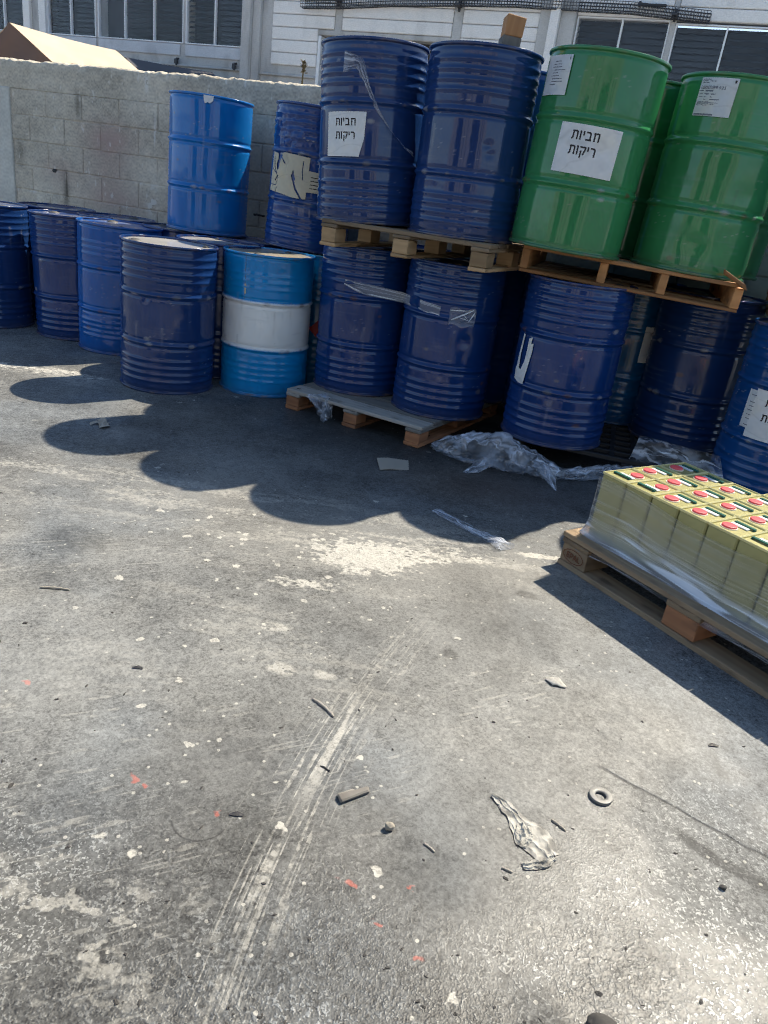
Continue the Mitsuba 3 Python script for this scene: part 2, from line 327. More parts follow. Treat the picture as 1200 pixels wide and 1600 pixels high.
def strap_w(p, n, uv):
    e = dr.exp(-dr.square((uv.y - .12 - .05 * noise(uv.x * 9, 1)) / .05)) * .6 + dr.exp(-dr.square((uv.y - .86 + .06 * noise(uv.x * 7, 4)) / .03)) * .35
    return dr.clip(.10 + .16 * noise(uv.x * 7, uv.y * 2, 3) + e * smoothstep(.25, .6, noise(uv.x * 12, 8)) + .25 * smoothstep(.6, .8, noise(uv.x * 5, uv.y * 14, 5)), .04, .85)
scene['strap_film'] = film(0, 1, strap_w)
mat('film_white', (.62, .66, .70), .3)
def wrap_w(p, n, uv):
    # stretched sheet: fine horizontal bands, denser where the skirt gathers (uv.y = 0 at the foot)
    s = noise(uv.x * 3 + 4, uv.y * 90 + noise(uv.x * 6, uv.y * 3) * 5, 2) * .6 + noise(uv.x * 5, uv.y * 260 + uv.x * 14, 4) * .4
    fold = smoothstep(.42, .75, noise(uv.x * 5 + uv.y * 9, uv.y * 16 - uv.x * 5, 8))
    foot = dr.exp(-dr.square((uv.y - .26 - .10 * (noise(uv.x * 2.3, 3) - .5)) / .13))
    top = smoothstep(.85, .5, uv.y)
    return dr.clip(.06 + .26 * smoothstep(.48, .85, s) * (.5 + .5 * top) + .62 * foot * (.22 + .78 * fold) + .10 * fold * top, .04, .85)
scene['wrap_film'] = film(0, 1, wrap_w)
# --- litter
mat('steel_dull', (.17, .17, .165), .55, .4)
mat('card_grey', (.30, .27, .22), .85)
def rag_c(p, n, uv):
    a = fbm(p.x * 45, p.y * 45, p.z * 45, 3)
    return mix(mi.Color3f(.17, .165, .15), mi.Color3f(.40, .39, .35), smoothstep(.25, .6, a))
mat('rag_pale', proc(rag_c), .9)
mat('stone_dark', (.045, .043, .04), .85)
mat('stick_pale', (.30, .27, .23), .8)
mat('scrap_black', (.02, .02, .022), .6)
mat('weed_dry', (.10, .085, .05), .9)

# ------------------------------------------------------------------ ground
xs = np.unique(np.concatenate([[-120, -60, -30, -15], np.linspace(-8, 8, 17), [15, 30, 60, 120]]))
GX, GY = np.meshgrid(xs, xs, indexing='ij')
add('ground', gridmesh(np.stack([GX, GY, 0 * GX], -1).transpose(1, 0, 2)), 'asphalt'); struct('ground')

scene['bounce_pale'] = {'type': 'diffuse', 'reflectance': conc((.42, .41, .385), .3, .6, .2)}
bp_ = np.array([[-40, .25, .004], [40, .25, .004], [40, 10.3, .004], [-40, 10.3, .004]])
_wm = frame(np.array([-1.428, 6.234, 0.0]), math.radians(-21))
add('bounce_sheet', tm(bp_, [[0, 1, 2], [0, 2, 3]]), 'bounce_pale', False, _wm); struct('bounce_sheet')  # unseen pale sheet behind the wall, added to bounce light onto the facade

# ------------------------------------------------------------------ yard wall (blocks 0.395 x 0.2 under a cast cap)
WA = math.radians(-21)
WM = frame(np.array([-1.428, 6.234, 0.0]), WA)
wall = thing('yard_wall', 'weathered grey concrete block wall with a rough cast cap behind the drums', 'wall')
def wall_cap():
    rng = np.random.default_rng(3)
    ns = 520; s = np.linspace(-7.0, 7.0, ns)
    top = 1.957 + .007 * (meshkit.fbm(np.stack([s * 6, 0 * s, 0 * s], 1), 4, 3) - .5) * 2 - .008 * (meshkit.noise(np.stack([s * 25, 0 * s + 5, 0 * s], 1), 4) > .68)
    rows = []
    for y, z in ((0.0, 1.733), (-.004, 1.80), (-.002, 1.868), (-.007, 1.876), (-.006, 1.93), (0, None), (.02, None), (.12, None), (.17, None), (.19, 1.93), (.19, 1.733)):
        zz = top + .0025 * rng.normal(size=ns) - (.014 if y == 0 or y >= .17 else 0.0) if z is None else np.full(ns, z) + .0015 * rng.normal(size=ns)
        yy = y + .004 * (meshkit.fbm(np.stack([s * 9, zz * 9, 0 * s + y], 1), 3, 1) - .5) + (.003 * rng.normal(size=ns) if z is None else 0)
        rows.append(np.stack([s, yy, zz], 1))
    return gridmesh(np.stack(rows, 0)[:, ::-1])
add(wall + '__cap', wall_cap(), 'block_face', 40, WM)
add(wall + '__mortar', cbox(-7, 7, .0065, .19, -.05, 1.735, .002), 'block_face', False, WM)
rng = np.random.default_rng(11)
for r in range(9):
    z1 = 1.733 - .2 * r; z0 = max(z1 - .2, -.02)
    off = -.05 if r % 2 == 0 else -.05 - .1975
    for i in range(-16, 17):
        x0 = off + .395 * i; x1 = x0 + .395
        if r >= 5 and not (-3.6 < x0 < 4.4): continue
        if not -6.6 < x0 < 6.2: continue
        pr = rng.uniform(-.001, .0025)
        m = cbox(x0 + .004, x1 - .004, -pr, .03, z0 + .004, z1 - .004, .005, .0015, rng)
        add(wall + '__block', m, 'block_face', False, WM)
m = cbox(-3.35, -2.43, -.016, .05, .0, 1.735, .006)
add(wall + '__pilaster', m, 'plaster_pale', False, WM)
labels[wall + '__pilaster'] = {'label': 'pale plastered end of the block wall'}
hole = cbox(-1.985, -1.935, -.0065, .02, 1.108, 1.140, .008)
add(wall + '__hole', hole, 'scrap_black', False, WM)
labels[wall + '__hole'] = {'label': 'dark broken hole in the wall'}
add(wall + '__cable', tube([[.13, -.05, 1.03], [.155, -.03, 1.032], [.19, -.008, 1.028], [.2, .02, 1.03]], .009, 6), 'scrap_black', True, WM)

# ------------------------------------------------------------------ factory facade, 10.4 m beyond the wall, parallel to it
BM = frame(WM[:3, 3] + WM[:3, 1] * 10.39, WA)
fb = thing('factory_building', 'pale concrete factory facade with louvred windows behind the yard wall', 'building')
S = lambda s: 1.6 * s - 2.141
Z = lambda z: 1.6 * z - .791
def fbox(key, s0, s1, z0, z1, y0, y1, m, ch=.01):
    return add(f'{fb}__{key}', cbox(S(s0), S(s1), y0, y1, Z(z0), Z(z1), ch), m, False, BM)
TOPZ = 4.37
def wall_panel(s0, s1, z0, z1, m='facade_grey'): fbox('wall', s0, s1, z0, z1, 0.0, .35, m)
# concrete behind everything, leaving window holes
wall_panel(-12, -9.3, .5, TOPZ)
wall_panel(-9.3, -3.05, .49, 2.855)
wall_panel(-9.3, -3.05, 3.75, TOPZ)
wall_panel(-7.083, -6.633, 2.855, 3.75)
wall_panel(-5.7055, -5.6585, 2.856, 3.749); wall_panel(-4.1395, -4.0945, 2.856, 3.749)
wall_panel(-3.05, -2.0, .49, TOPZ)
wall_panel(-2.0, -.3, 3.06, TOPZ)
wall_panel(-.3, 1.312, .49, TOPZ)
wall_panel(1.312, 4.6, 3.402, TOPZ)
wall_panel(1.312, 4.6, .49, 2.55); wall_panel(2.3245, 2.3855, 2.551, 3.401); wall_panel(3.4505, 3.4995, 2.551, 3.401); wall_panel(4.5505, 4.6, 2.551, 3.401)
wall_panel(4.6, 9, .49, TOPZ)
fbox('door', -2.0, -.3, .5, 3.06, .25, .33, 'dark_interior')
# columns and posts
fbox('column', -7.083, -6.947, .5, TOPZ, -.10, -.002, 'facade_pale'); fbox('column', -6.767, -6.633, .5, TOPZ, -.10, -.002, 'facade_pale')
fbox('column', -3.112, -2.98, .5, TOPZ, -.20, -.002, 'facade_grey'); fbox('column', -2.978, -2.86, .5, TOPZ, -.10, -.002, 'slat_grey' if 0 else 'facade_grey')
fbox('column', .885, 1.02, .5, TOPZ, -.10, -.002, 'facade_grey'); fbox('column', 1.022, 1.125, .5, TOPZ, -.22, -.002, 'facade_pale'); fbox('column', 1.127, 1.30, .5, TOPZ, -.10, -.002, 'facade_grey')
fbox('post', -1.768, -1.664, 3.06, TOPZ, -.03, -.002, 'facade_grey'); fbox('post', -.172, -.055, 3.06, TOPZ, -.03, -.002, 'facade_grey'); fbox('post', 2.326, 2.384, 2.55, TOPZ, -.04, -.002, 'facade_grey')
fbox('lintel', -2.0, -.172, 3.062, 3.118, -.03, -.002, 'facade_grey')
fbox('door_frame', -2.0, -1.955, .5, 3.055, -.02, .22, 'frame_white')
fbox('ledge', -6.63, -3.115, 2.575, 2.60, -.06, -.002, 'facade_grey'); fbox('ledge', -2.86, -2.0, 2.56, 2.585, -.06, -.002, 'facade_grey')
for a, b in ((-6.60, -5.70), (-5.655, -4.19), (-4.10, -3.165)):
    fbox('sill_panel', a, b, 2.705, 2.845, -.035, -.002, 'facade_sill')
# siding boards, one by one
def boards(s0, s1, zs, m='facade_pale'):
    for a, b in zip(zs[:-1], zs[1:]):
        fbox('siding_board', s0, s1, a + .004, b - .004, -.045, -.002, m)
zr = [2.69 + .145 * i for i in range(12)]
boards(-2.69, -2.003, zr[:4]); boards(-2.69, -1.772, zr[3:])
zb = [3.12 + .145 * i for i in range(9)]
boards(-1.66, -.176, zb); boards(-.05, .88, [2.83, 2.975] + zb)
zc = [3.402, 3.525, 3.67, 3.815, 3.96, 4.1, 4.25]
boards(1.304, 2.322, zc); boards(2.388, 3.5, zc); boards(3.504, 4.6, zc)
def window(edges, z0, z1, kinds):
    w = f'{fb}__window'
    i = 0
    while w in _empty:
        i += 1; w = f'{fb}__window_{i:03d}'
    _empty.add(w)
    s0, s1 = edges[0], edges[-1]
    def wb(k, a, b, c, d, y0, y1, m): add(f'{w}__{k}', cbox(S(a), S(b), y0, y1, Z(c), Z(d), .004), m, False, BM)
    t = .014
    wb('frame', s0, s0 + t, z0, z1, -.03, .06, 'frame_white'); wb('frame', s1 - t, s1, z0, z1, -.03, .06, 'frame_white')
    wb('frame', s0 + t, s1 - t, z0, z0 + t, -.03, .06, 'frame_white'); wb('frame', s0 + t, s1 - t, z1 - t, z1, -.03, .06, 'frame_white')
    for e in edges[1:-1]: wb('mullion', e - .009, e + .009, z0 + t, z1 - t, -.028, .055, 'frame_white')
    wb('recess', s0, s1, z0, z1, .30, .34, 'dark_interior')
    for a, b, k in zip(edges[:-1], edges[1:], kinds):
        a2, b2 = a + .016, b - .016
        add(f'{w}__pane', tm([[S(a2), .025, Z(z0 + t)], [S(b2), .025, Z(z0 + t)], [S(b2), .025, Z(z1 - t)], [S(a2), .025, Z(z1 - t)]], [[0, 1, 2], [0, 2, 3]]), 'pane_glass', False, BM)
        if k:
            n = int((z1 - z0) / .062)
            for j in range(n):
                zz = z0 + .03 + j * .062
                c = math.radians(35 if k == 1 else 68)
                hw = .026
                P = [[S(a2), .085 - 0.04 * math.cos(c) * 1.0, Z(zz - hw * math.sin(c))], [S(b2), .085 - .04 * math.cos(c), Z(zz - hw * math.sin(c))], [S(b2), .085 + .04 * math.cos(c), Z(zz + hw * math.sin(c))], [S(a2), .085 + .04 * math.cos(c), Z(zz + hw * math.sin(c))]]
                top = np.array(P); bot = top + [0, .006, -.004]
                v = np.vstack([top, bot]); f = [[0, 1, 2], [0, 2, 3], [4, 6, 5], [4, 7, 6], [0, 4, 5], [0, 5, 1], [2, 6, 7], [2, 7, 3], [1, 5, 6], [1, 6, 2], [0, 3, 7], [0, 7, 4]]
                add(f'{w}__slat', tm(v, f), 'slat_grey', False, BM)
window([-8.4, -7.96, -7.518, -7.085], 2.855, 3.75, [0, 1, 2])
window([-6.631, -6.18, -5.706], 2.855, 3.75, [2, 2])
window([-5.658, -5.167, -4.65, -4.14], 2.855, 3.75, [0, 1, 1])
window([-4.094, -3.615, -3.114], 2.855, 3.75, [1, 2])
window([1.312, 1.815, 2.324], 2.55, 3.40, [1, 2])
window([2.386, 2.918, 3.45], 2.55, 3.378, [2, 1])
window([3.50, 4.0, 4.55], 2.55, 3.378, [1, 1])
for s, z in ((-4.2, 2.63), (-3.225, 2.625)):
    m = cat([tube([[S(s), -.05, Z(z + .035)], [S(s), -.12, Z(z + .03)], [S(s), -.13, Z(z - .05)]], .022, 8), cbox(S(s) - .09, S(s) - .03, -.10, -.02, Z(z) - .05, Z(z) + .05, .01)])
    add(f'{fb}__drain_spout', m, 'wire_steel', 30, BM)

# wire cable tray hanging along the facade
tray = thing('cable_tray', 'sagging dark wire mesh cable tray hanging along the factory facade', 'cable tray')
def tray_mesh():
    s = np.linspace(-2.22, 2.72, 90)
    zc = np.interp(s, [-2.22, -1.7, -1.0, -.1, .6, 1.2, 1.9, 2.72], [3.385, 3.40, 3.45, 3.49, 3.505, 3.49, 3.485, 3.435])
    long_, cross = [], []
    x = np.array([S(v) for v in s]); z = np.array([Z(v) for v in zc])
    rngt = np.random.default_rng(5)
    z = z + .012 * rngt.normal(size=len(s)).cumsum() * .05
    cs = [(-.05, .07), (-.05, .02), (-.05, -.03), (-.05, -.08), (-.11, -.085), (-.17, -.085), (-.23, -.08), (-.23, -.03), (-.23, .02), (-.23, .07)]
    for y, dz in cs: long_.append(tube(np.stack([x, 0 * x + y, z + dz], 1), .0055, 5))
    xx = np.linspace(x[0], x[-1], 150)
    zz = np.interp(xx, x, z)
    for a, b in zip(xx, zz): cross.append(tube([[a + rngt.normal(0, .004), y, b + dz] for y, dz in cs], .005, 4))
    return cat(long_), cat(cross)
tl_, tc_ = tray_mesh()
add(tray + '__long_wires', tl_, 'wire_steel', True, BM); add(tray + '__cross_wires', tc_, 'wire_steel', True, BM)
labels[tray + '__cross_wires'] = {'kind': 'stuff'}; labels[tray + '__long_wires'] = {'kind': 'stuff'}
for s in (-.11, 1.05, 2.36, -1.72):
    add(tray + '__bracket', cat([cbox(S(s) - .05, S(s) + .05, -.25, -.046, Z(3.42), Z(3.44), .004), cbox(S(s) - .02, S(s) + .02, -.09, -.046, Z(3.38), Z(3.5), .004)]), 'wire_steel', False, BM)
lamp = thing('wall_bracket', 'small dark metal bracket fixed to the facade above the cable tray', 'bracket')
add(lamp + '__bar', cbox(S(1.95), S(2.25), -.14, -.09, Z(3.505), Z(3.53), .01), 'wire_steel', False, BM)
add(lamp + '__arm', cbox(S(1.95), S(1.975), -.09, -.046, Z(3.50), Z(3.555), .006), 'wire_steel', False, BM)

# sunlit warehouse across the yard, behind the viewer (the drums mirror it)
wh = thing('warehouse', 'sunlit beige warehouse across the yard, mirrored in the glossy drums', 'building')
scene['warehouse_wall'] = {'type': 'twosided', 'b': {'type': 'diffuse', 'reflectance': conc((.57, .555, .52), .3, .8, .2)}}
WH = frame(np.array([0.0, -8.5, 0.0]), 0.0)
for a, b, z0, z1 in ((-16, -11, 0, 6.2), (-11, -7, 3.9, 6.2), (-7, -2.2, 0, 6.2), (-2.2, 1.2, 3.6, 6.2), (1.2, 4.6, 0, 6.2)):
    add(wh + '__wall', cbox(a, b, -.3, 0, z0, z1, .01), 'warehouse_wall', False, WH)
for a, b, z1 in ((-11, -7, 3.9), (-2.2, 1.2, 3.6)): add(wh + '__door', cbox(a, b, -.25, -.12, 0, z1, .01), 'dark_interior', False, WH)
for x in (-13.2, -8.9, -5.6, -4.0, 2.3, 3.2): add(wh + '__pipe', tube([[x, .10, 0], [x, .10, 3], [x, .10, 6.0]], .07, 10), 'pipe_dark', True, WH)
add(wh + '__roof', cbox(-16.2, 4.8, -6, .25, 6.2, 6.4, .02), 'facade_grey', False, WH)

# ------------------------------------------------------------------ canopies between wall and factory
def tent(key, A, B, w, h, mats, label, sag=.06):
    A, B = np.array(A, float), np.array(B, float)
    e = (B - A) / np.linalg.norm(B - A); p = np.array([e[1], -e[0], 0])
    t = thing(key, label, 'canopy')
    rngt = np.random.default_rng(8)
    def slope(sg):
        u = np.linspace(0, 1, 25)[:, None, None]; v = np.linspace(0, 1, 21)[None, :, None]
        P = A + (B - A) * u + p * (sg * w * v) + np.array([0, 0, -h]) * v
        P = P + np.array([0, 0, -1.0]) * (sag * np.sin(PI * u) * np.sin(PI * np.minimum(v * .7 + .3, 1)) + .02 * np.sin(u * 19) * v)
        return gridmesh(P)
    add(t + '__roof', slope(1), mats[0], True); add(t + '__roof', slope(-1), mats[0], True)
    def gable(C):
        u = np.linspace(-1, 1, 31)[:, None, None]; v = np.linspace(0, 1, 16)[None, :, None]
        zt = C[2] - h * np.abs(u)
        zb = C[2] - h - .5
        P = np.concatenate([C[0] + p[0] * w * u + 0 * v, C[1] + p[1] * w * u + 0 * v, zt + (zb - zt) * v], -1)
        P = P + e * ((.05 * np.sin(u * 9 + v * 5) * v)) + e * (.16 * (meshkit.fbm(np.concatenate([u * 4 + v * 3, v * 1.5 - u, 0 * u * v], -1), 3, 2) - .5))[..., None]
        return gridmesh(P)
    add(t + '__gable', gable(A), mats[1], True); add(t + '__gable', gable(B), mats[1], True)
    for sg in (-1, 1):
        for C in (A, B):
            q = C + p * sg * w
            add(t + '__pole', tube([[q[0], q[1], 0], [q[0], q[1], q[2] - h]], .03, 8), 'wire_steel', True)
tent('canopy_tent', (-7.685, 14.914, 3.2), (-6.50, 16.70, 3.2), 1.75, .80, ('tent_cream', 'tent_brown'), 'sunlit cream canopy tent with brown gable end beyond the block wall', .03)
tent('grey_canopy', (-6.42, 17.0, 3.14), (-4.95, 18.1, 3.2), 2.0, .9, ('tarp_grey', 'tarp_grey'), 'low dark grey canopy roof behind the cream tent', .02)
# dried weed behind the wall
wd = thing('dried_weed', 'dried weed stalk standing up behind the wall beside the stacked drums', 'plant')
add(wd + '__stem', tube([[-1.08, 6.53, 0.0], [-1.083, 6.53, 1.5], [-1.084, 6.525, 2.0], [-1.08, 6.523, 2.13]], [.012, .01, .008, .004], 6), 'weed_dry', True)
rng = np.random.default_rng(2); ms = []
for i in range(70):
    a = rng.uniform(0, 2 * PI); el = rng.uniform(-.2, 1.2); z = 2.07 + rng.uniform(0, .075); L = rng.uniform(.02, .05)
    dvec = np.array([math.cos(a) * math.cos(el), math.sin(a) * math.cos(el), math.sin(el)]); q = np.array([-1.081, 6.523, z])
    sd = np.cross(dvec, [0, 0, 1]); sd = sd / (np.linalg.norm(sd) + 1e-6) * L * .28
    ms.append(tm([q, q + dvec * L * .5 + sd, q + dvec * L, q + dvec * L * .5 - sd], [[0, 1, 2], [0, 2, 3]]))
add(wd + '__head', cat(ms), 'weed_dry'); labels[wd + '__head'] = {'kind': 'stuff'}

# ------------------------------------------------------------------ drums
R0, RR, DH = .2845, .2925, .88
NAVY, NAVY2, MID, BRIGHT = (.009, .034, .125), (.005, .031, .135), (.005, .085, .32), (.004, .135, .43)
CYAN, TEAL, GREEN, PALE = (.004, .21, .50), (.006, .13, .26), (.033, .195, .070), (.70, .71, .69)
BEADS = {'ribbed': [.075, .118, .16, .203, .677, .722, .766, .81], 'plain': [], 'upper': [.675, .715, .755, .12, .155, .19, .225], 'faint': [.10, .14, .18, .22, .68, .72, .76],
         'dense': [.63, .668, .705, .745, .10, .14, .18, .22]}
def radius(z, kind):
    r = np.full_like(z, R0)
    for h in (.302, .592):
        t = (z - h) / .0085
        r += .0085 * np.exp(-t ** 2) - .0035 * np.exp(-((z - h - .021) / .008) ** 2) - .0035 * np.exp(-((z - h + .021) / .008) ** 2)
    amp = {'faint': .0022, 'upper': .0032}.get(kind, .0048)
    for h in BEADS[kind]: r += amp * np.exp(-((z - h) / .0095) ** 2)
    r -= .004 * (np.exp(-((z - .02) / .008) ** 2) + np.exp(-((z - DH + .02) / .008) ** 2))
    return r

def drum(name, label, pos, color, kind='ribbed', lean=0.0, rot=0.0, seed=0, dents=(), crumple=None, bands=None, lidcol=None, hi=True, scuff=.5, group=None, M=None, bungs=True, rimcol=None):
    t = thing(name, label, 'drum', group)
    if M is None:
        l = math.radians(lean)
        M = np.eye(4); M[:3, 0] = [math.cos(l), 0, -math.sin(l)]; M[:3, 2] = [math.sin(l), 0, math.cos(l)]; M[:3, 3] = pos
    rng = np.random.default_rng(100 + seed)
    nth, nz = (150, 168) if hi else (72, 76)
    th = np.arange(nth + 1) * 2 * PI / nth; z = np.linspace(.006, DH - .006, nz)
    TH, ZZ = np.meshgrid(th, z, indexing='ij')
    def nz3(f, s, oct=3, zf=1.0): return meshkit.fbm(np.stack([np.cos(TH) * f + 5 * seed, np.sin(TH) * f + 3, ZZ * f * 3.4 * zf + s], -1), oct, seed)
    rad = radius(ZZ, kind) + .0018 * (nz3(1.6, 0) - .5) * np.minimum(1, np.minimum(ZZ, DH - ZZ) / .05)
    dl = list(dents)
    for _ in range(5): dl.append((rng.uniform(-PI, 0), rng.uniform(.1, .78), rng.uniform(.03, .06), rng.uniform(.001, .003)))
    for a, h, w, d in dl:
        da = np.angle(np.exp(1j * (TH - a))) * R0
        rad -= d * np.exp(-(da ** 2 + (ZZ - h) ** 2) / w ** 2)
    if crumple:
        a0, z0_, w_, amp = crumple
        da = np.angle(np.exp(1j * (TH - a0))) * R0
        m = np.exp(-((da / w_) ** 2) - ((ZZ - z0_) / .17) ** 2)
        q = nz3(5.5, 9, 2); rad += amp * m * (np.abs(q - .5) * 4 - .8)
    P = np.stack([rad * np.cos(TH), rad * np.sin(TH), ZZ], -1)
    body = gridmesh(P)
    # paint
    c = np.zeros(TH.shape + (3,)) + np.array(color)
    if bands:
        for h0, h1, bc in bands:
            m = 1 / (1 + np.exp(-(ZZ - h0 + .004 * (nz3(3, 4) - .5)) / .0015)) * 1 / (1 + np.exp((ZZ - h1 + .004 * (nz3(3, 4) - .5)) / .0015))
            c = c * (1 - m[..., None]) + np.array(bc) * m[..., None]
    c *= (.82 + .36 * nz3(1.2, 2))[..., None]
    if scuff:
        streak = meshkit.fbm(np.stack([TH * 2.2 + 11 * seed, ZZ * 70, 0 * TH], -1), 3, seed + 1)
        patch = nz3(2.2, 7)
        m = np.clip((streak - .60) * 6, 0, 1) * np.clip((patch - .48) * 7, 0, 1) * .20 * scuff
        worn = np.zeros_like(ZZ)
        for h in (.302, .592): worn += np.exp(-((ZZ - h) / .006) ** 2)
        m = np.clip(m + worn * np.clip((nz3(4.5, 1) - .5) * 3, 0, 1) * .25 * scuff, 0, .6)
        c = c * (1 - m[..., None]) + np.array([.20, .22, .27]) * m[..., None]
        spot = meshkit.noise(np.stack([np.cos(TH) * 34 + seed, np.sin(TH) * 34, ZZ * 110], -1), seed + 3)
        pt = meshkit.noise(np.stack([np.cos(TH) * 3 + 4 * seed, np.sin(TH) * 3, ZZ * 9], -1), seed + 5)
        m = ((spot > .84) & (pt > .68)) * .5 * scuff
        c = c * (1 - m[..., None]) + np.array([.38, .38, .38]) * m[..., None]
        if hi:
            for _ in range(int(7 * scuff) + 1):
                a_, zt_, L__, cc = rng.uniform(-PI, 0), rng.uniform(.25, .85), rng.uniform(.06, .28), (.30, .31, .33) if rng.random() < .5 else (.02, .02, .025)
                m = np.exp(-((np.angle(np.exp(1j * (TH - a_ - .02 * np.sin(ZZ * 30)))) * R0) / .006) ** 2) * ((ZZ < zt_) & (ZZ > zt_ - L__)) * (.30 * (ZZ - zt_ + L__) / L__)
                c = c * (1 - m[..., None]) + np.array(cc) * m[..., None]
            for _ in range(int(10 * scuff) + 3):
                a_, zc_, w_ = rng.uniform(-PI, 0), rng.choice([.302, .592, rng.uniform(.05, .85)]), rng.uniform(.006, .016)
                m = np.clip(1.3 - ((np.angle(np.exp(1j * (TH - a_))) * R0 / (w_ * 1.6)) ** 2 + ((ZZ - zc_) / w_) ** 2), 0, 1) * .55
                c = c * (1 - m[..., None]) + np.array([(.13, .065, .035), (.33, .33, .33), (.16, .15, .14)][rng.integers(3)]) * m[..., None]
    dust = np.clip(1 - ZZ / .07, 0, 1) * (.25 + .5 * nz3(3, 3)) * .45
    c = c * (1 - dust[..., None]) + np.array([.085, .08, .075]) * dust[..., None]
    add(t + '__body', body, 'drum_paint', True, M, color=c.reshape(-1, 3))
    n = 96 if hi else 56
    def ringcol(m, col, wear=.4):
        v = np.asarray(m.vertices)
        w = np.clip((meshkit.fbm(np.stack([v[:, 0] * 30, v[:, 1] * 30, v[:, 2] * 30 + seed], 1), 3, seed) - .52) * 5, 0, 1) * wear
        return np.array(col) * (1 - w[:, None]) + np.array([.16, .11, .075]) * w[:, None]
    def chime(z0, s):
        pr = [(R0 - .004, z0 + s * .016), (R0 + .002, z0 + s * .015), (RR - .0015, z0 + s * .0135), (RR, z0 + s * .010), (RR, z0 + s * .004), (RR - .0015, z0 + s * .0012), (RR - .004, z0), (R0 - .0005, z0 + s * .001), (R0 - .0025, z0 + s * .004), (R0 - .003, z0 + s * .016)]
        return lathe(pr, n)
    rc = rimcol or color
    m = chime(DH, -1); add(t + '__top_rim', m, 'drum_paint', 50, M) if 0 else add(t + '__top_rim', m, 'drum_paint', True, M, color=ringcol(m, rc))
    m = chime(0.0, 1); add(t + '__bottom_rim', m, 'drum_paint', True, M, color=ringcol(m, tuple(.6 * np.array(rc) + .02), .8))
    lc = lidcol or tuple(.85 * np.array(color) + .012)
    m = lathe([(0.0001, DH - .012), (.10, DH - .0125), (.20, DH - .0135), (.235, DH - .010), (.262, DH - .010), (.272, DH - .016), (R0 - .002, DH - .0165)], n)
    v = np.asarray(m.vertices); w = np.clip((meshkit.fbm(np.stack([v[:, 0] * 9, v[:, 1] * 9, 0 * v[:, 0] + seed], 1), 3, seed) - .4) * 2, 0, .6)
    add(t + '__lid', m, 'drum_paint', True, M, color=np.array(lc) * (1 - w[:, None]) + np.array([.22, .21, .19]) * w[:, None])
    m = lathe([(R0 - .003, .012), (.0001, .013)], 48); add(t + '__base', m, 'drum_paint', True, M, color=np.tile(np.array(color) * .5 + .01, (len(m.vertices), 1)))
    if bungs:
        for rad_, ang, pos_ in ((.036, rot, .205), (.02, rot + PI * .93, .215)):
            b = lathe([(.0001, DH - .0005), (rad_ * .55, DH - .001), (rad_ * .62, DH - .005), (rad_ * .8, DH - .005), (rad_, DH - .007), (rad_ * 1.15, DH - .0145)], 20)
            b.apply_translation([pos_ * math.cos(ang), pos_ * math.sin(ang), 0])
            add(t + '__bung', b, 'vertex_matte', True, M, color=np.tile([.09, .088, .085], (len(b.vertices), 1)))
    return t, M

# Hebrew letters as polygons, x-height 1, stroke w
def heb(ch):
    w = .19
    L = lambda pts, ww=w: LineString(pts).buffer(ww / 2, cap_style=2, join_style=1)
    if ch == 'ח': return unary_union([sbox(0, .83, .74, 1), sbox(.06, 0, .06 + w, .9), sbox(.57, 0, .57 + w, .84)]).difference(Polygon([(.70, 1.01), (.76, 1.01), (.76, .90)])), .74
    if ch == 'ב': return unary_union([L([(0, .915), (.40, .915), (.53, .80), (.53, .08)]), sbox(0, 0, .72, w)]), .72
    if ch == 'י': return L([(0.0, .93), (.10, .93), (.12, .5)]), .22
    if ch == 'ו': return L([(0.0, .93), (.12, .93), (.13, 0)]), .23
    if ch == 'ת': return unary_union([L([(.06, .915), (.58, .915), (.70, .80), (.70, 0)]), L([(.20, .9), (.20, .2), (.12, .085), (0, .085)])]), .79
    if ch == 'ר': return L([(0, .915), (.38, .915), (.53, .78), (.53, 0)]), .62
    if ch == 'ק': return unary_union([L([(0, .915), (.66, .915), (.64, .62), (.44, .05)]), sbox(.06, -.34, .06 + w, .52)]), .72
def heb_line(text):
    x, out = 0.0, []
    for ch in reversed(text):
        g, wd_ = heb(ch); out.append(affinity.translate(g, x, 0)); x += wd_ + .17
    g = unary_union(out); return affinity.translate(g, -(x - .17) / 2, 0)

def wrap_poly(poly, th0, z0, roff, rot=0.0, step=.012):
    """flat polygon (metres; x right as seen from outside, y up) wrapped on the drum"""
    poly = affinity.rotate(poly, rot, origin=(0, 0), use_radians=True)
    x0, y0, x1, y1 = poly.bounds; V, F, n = [], [], 0
    xs_ = np.arange(x0, x1 + step, step)
    for a, b in zip(xs_[:-1], xs_[1:]):
        g = poly.intersection(sbox(a, y0 - 1, b, y1 + 1))
        for p in getattr(g, 'geoms', [g]):
            if p.geom_type != 'Polygon' or p.area < 1e-9: continue
            v, f = trimesh.creation.triangulate_polygon(p, engine='earcut')
            V.append(v); F.append(f + n); n += len(v)
    v, f = np.vstack(V), np.vstack(F)
    r = R0 + roff; t_ = th0 + v[:, 0] / R0
    return tm(np.stack([r * np.cos(t_), r * np.sin(t_), z0 + v[:, 1]], 1), f)
def ang_px(a): return a
def paper(c):
    def f(p, n, uv):
        a = fbm(p.x * 9, p.y * 9, p.z * 9, 3); b = noise(p.x * 70, p.y * 70, p.z * 70)
        cr = 1 - smoothstep(.0, .035, dr.abs(fbm(p.x * 7 + 2, p.y * 7, p.z * 11, 2) - .5))
        return dr.clip(mi.Color3f(c) * (.86 + .26 * (a - .3) + .06 * (b - .5)) * (1 - .10 * cr) * mi.Color3f(1, 1 - .05 * smoothstep(.5, .8, a), 1 - .14 * smoothstep(.5, .8, a)), .02, .85)
    return proc(f)
mat('paper_white', paper((.72, .73, .73)), .55); mat('paper_cream', paper((.56, .52, .40)), .7); mat('paper_grey', paper((.60, .63, .65)), .5)
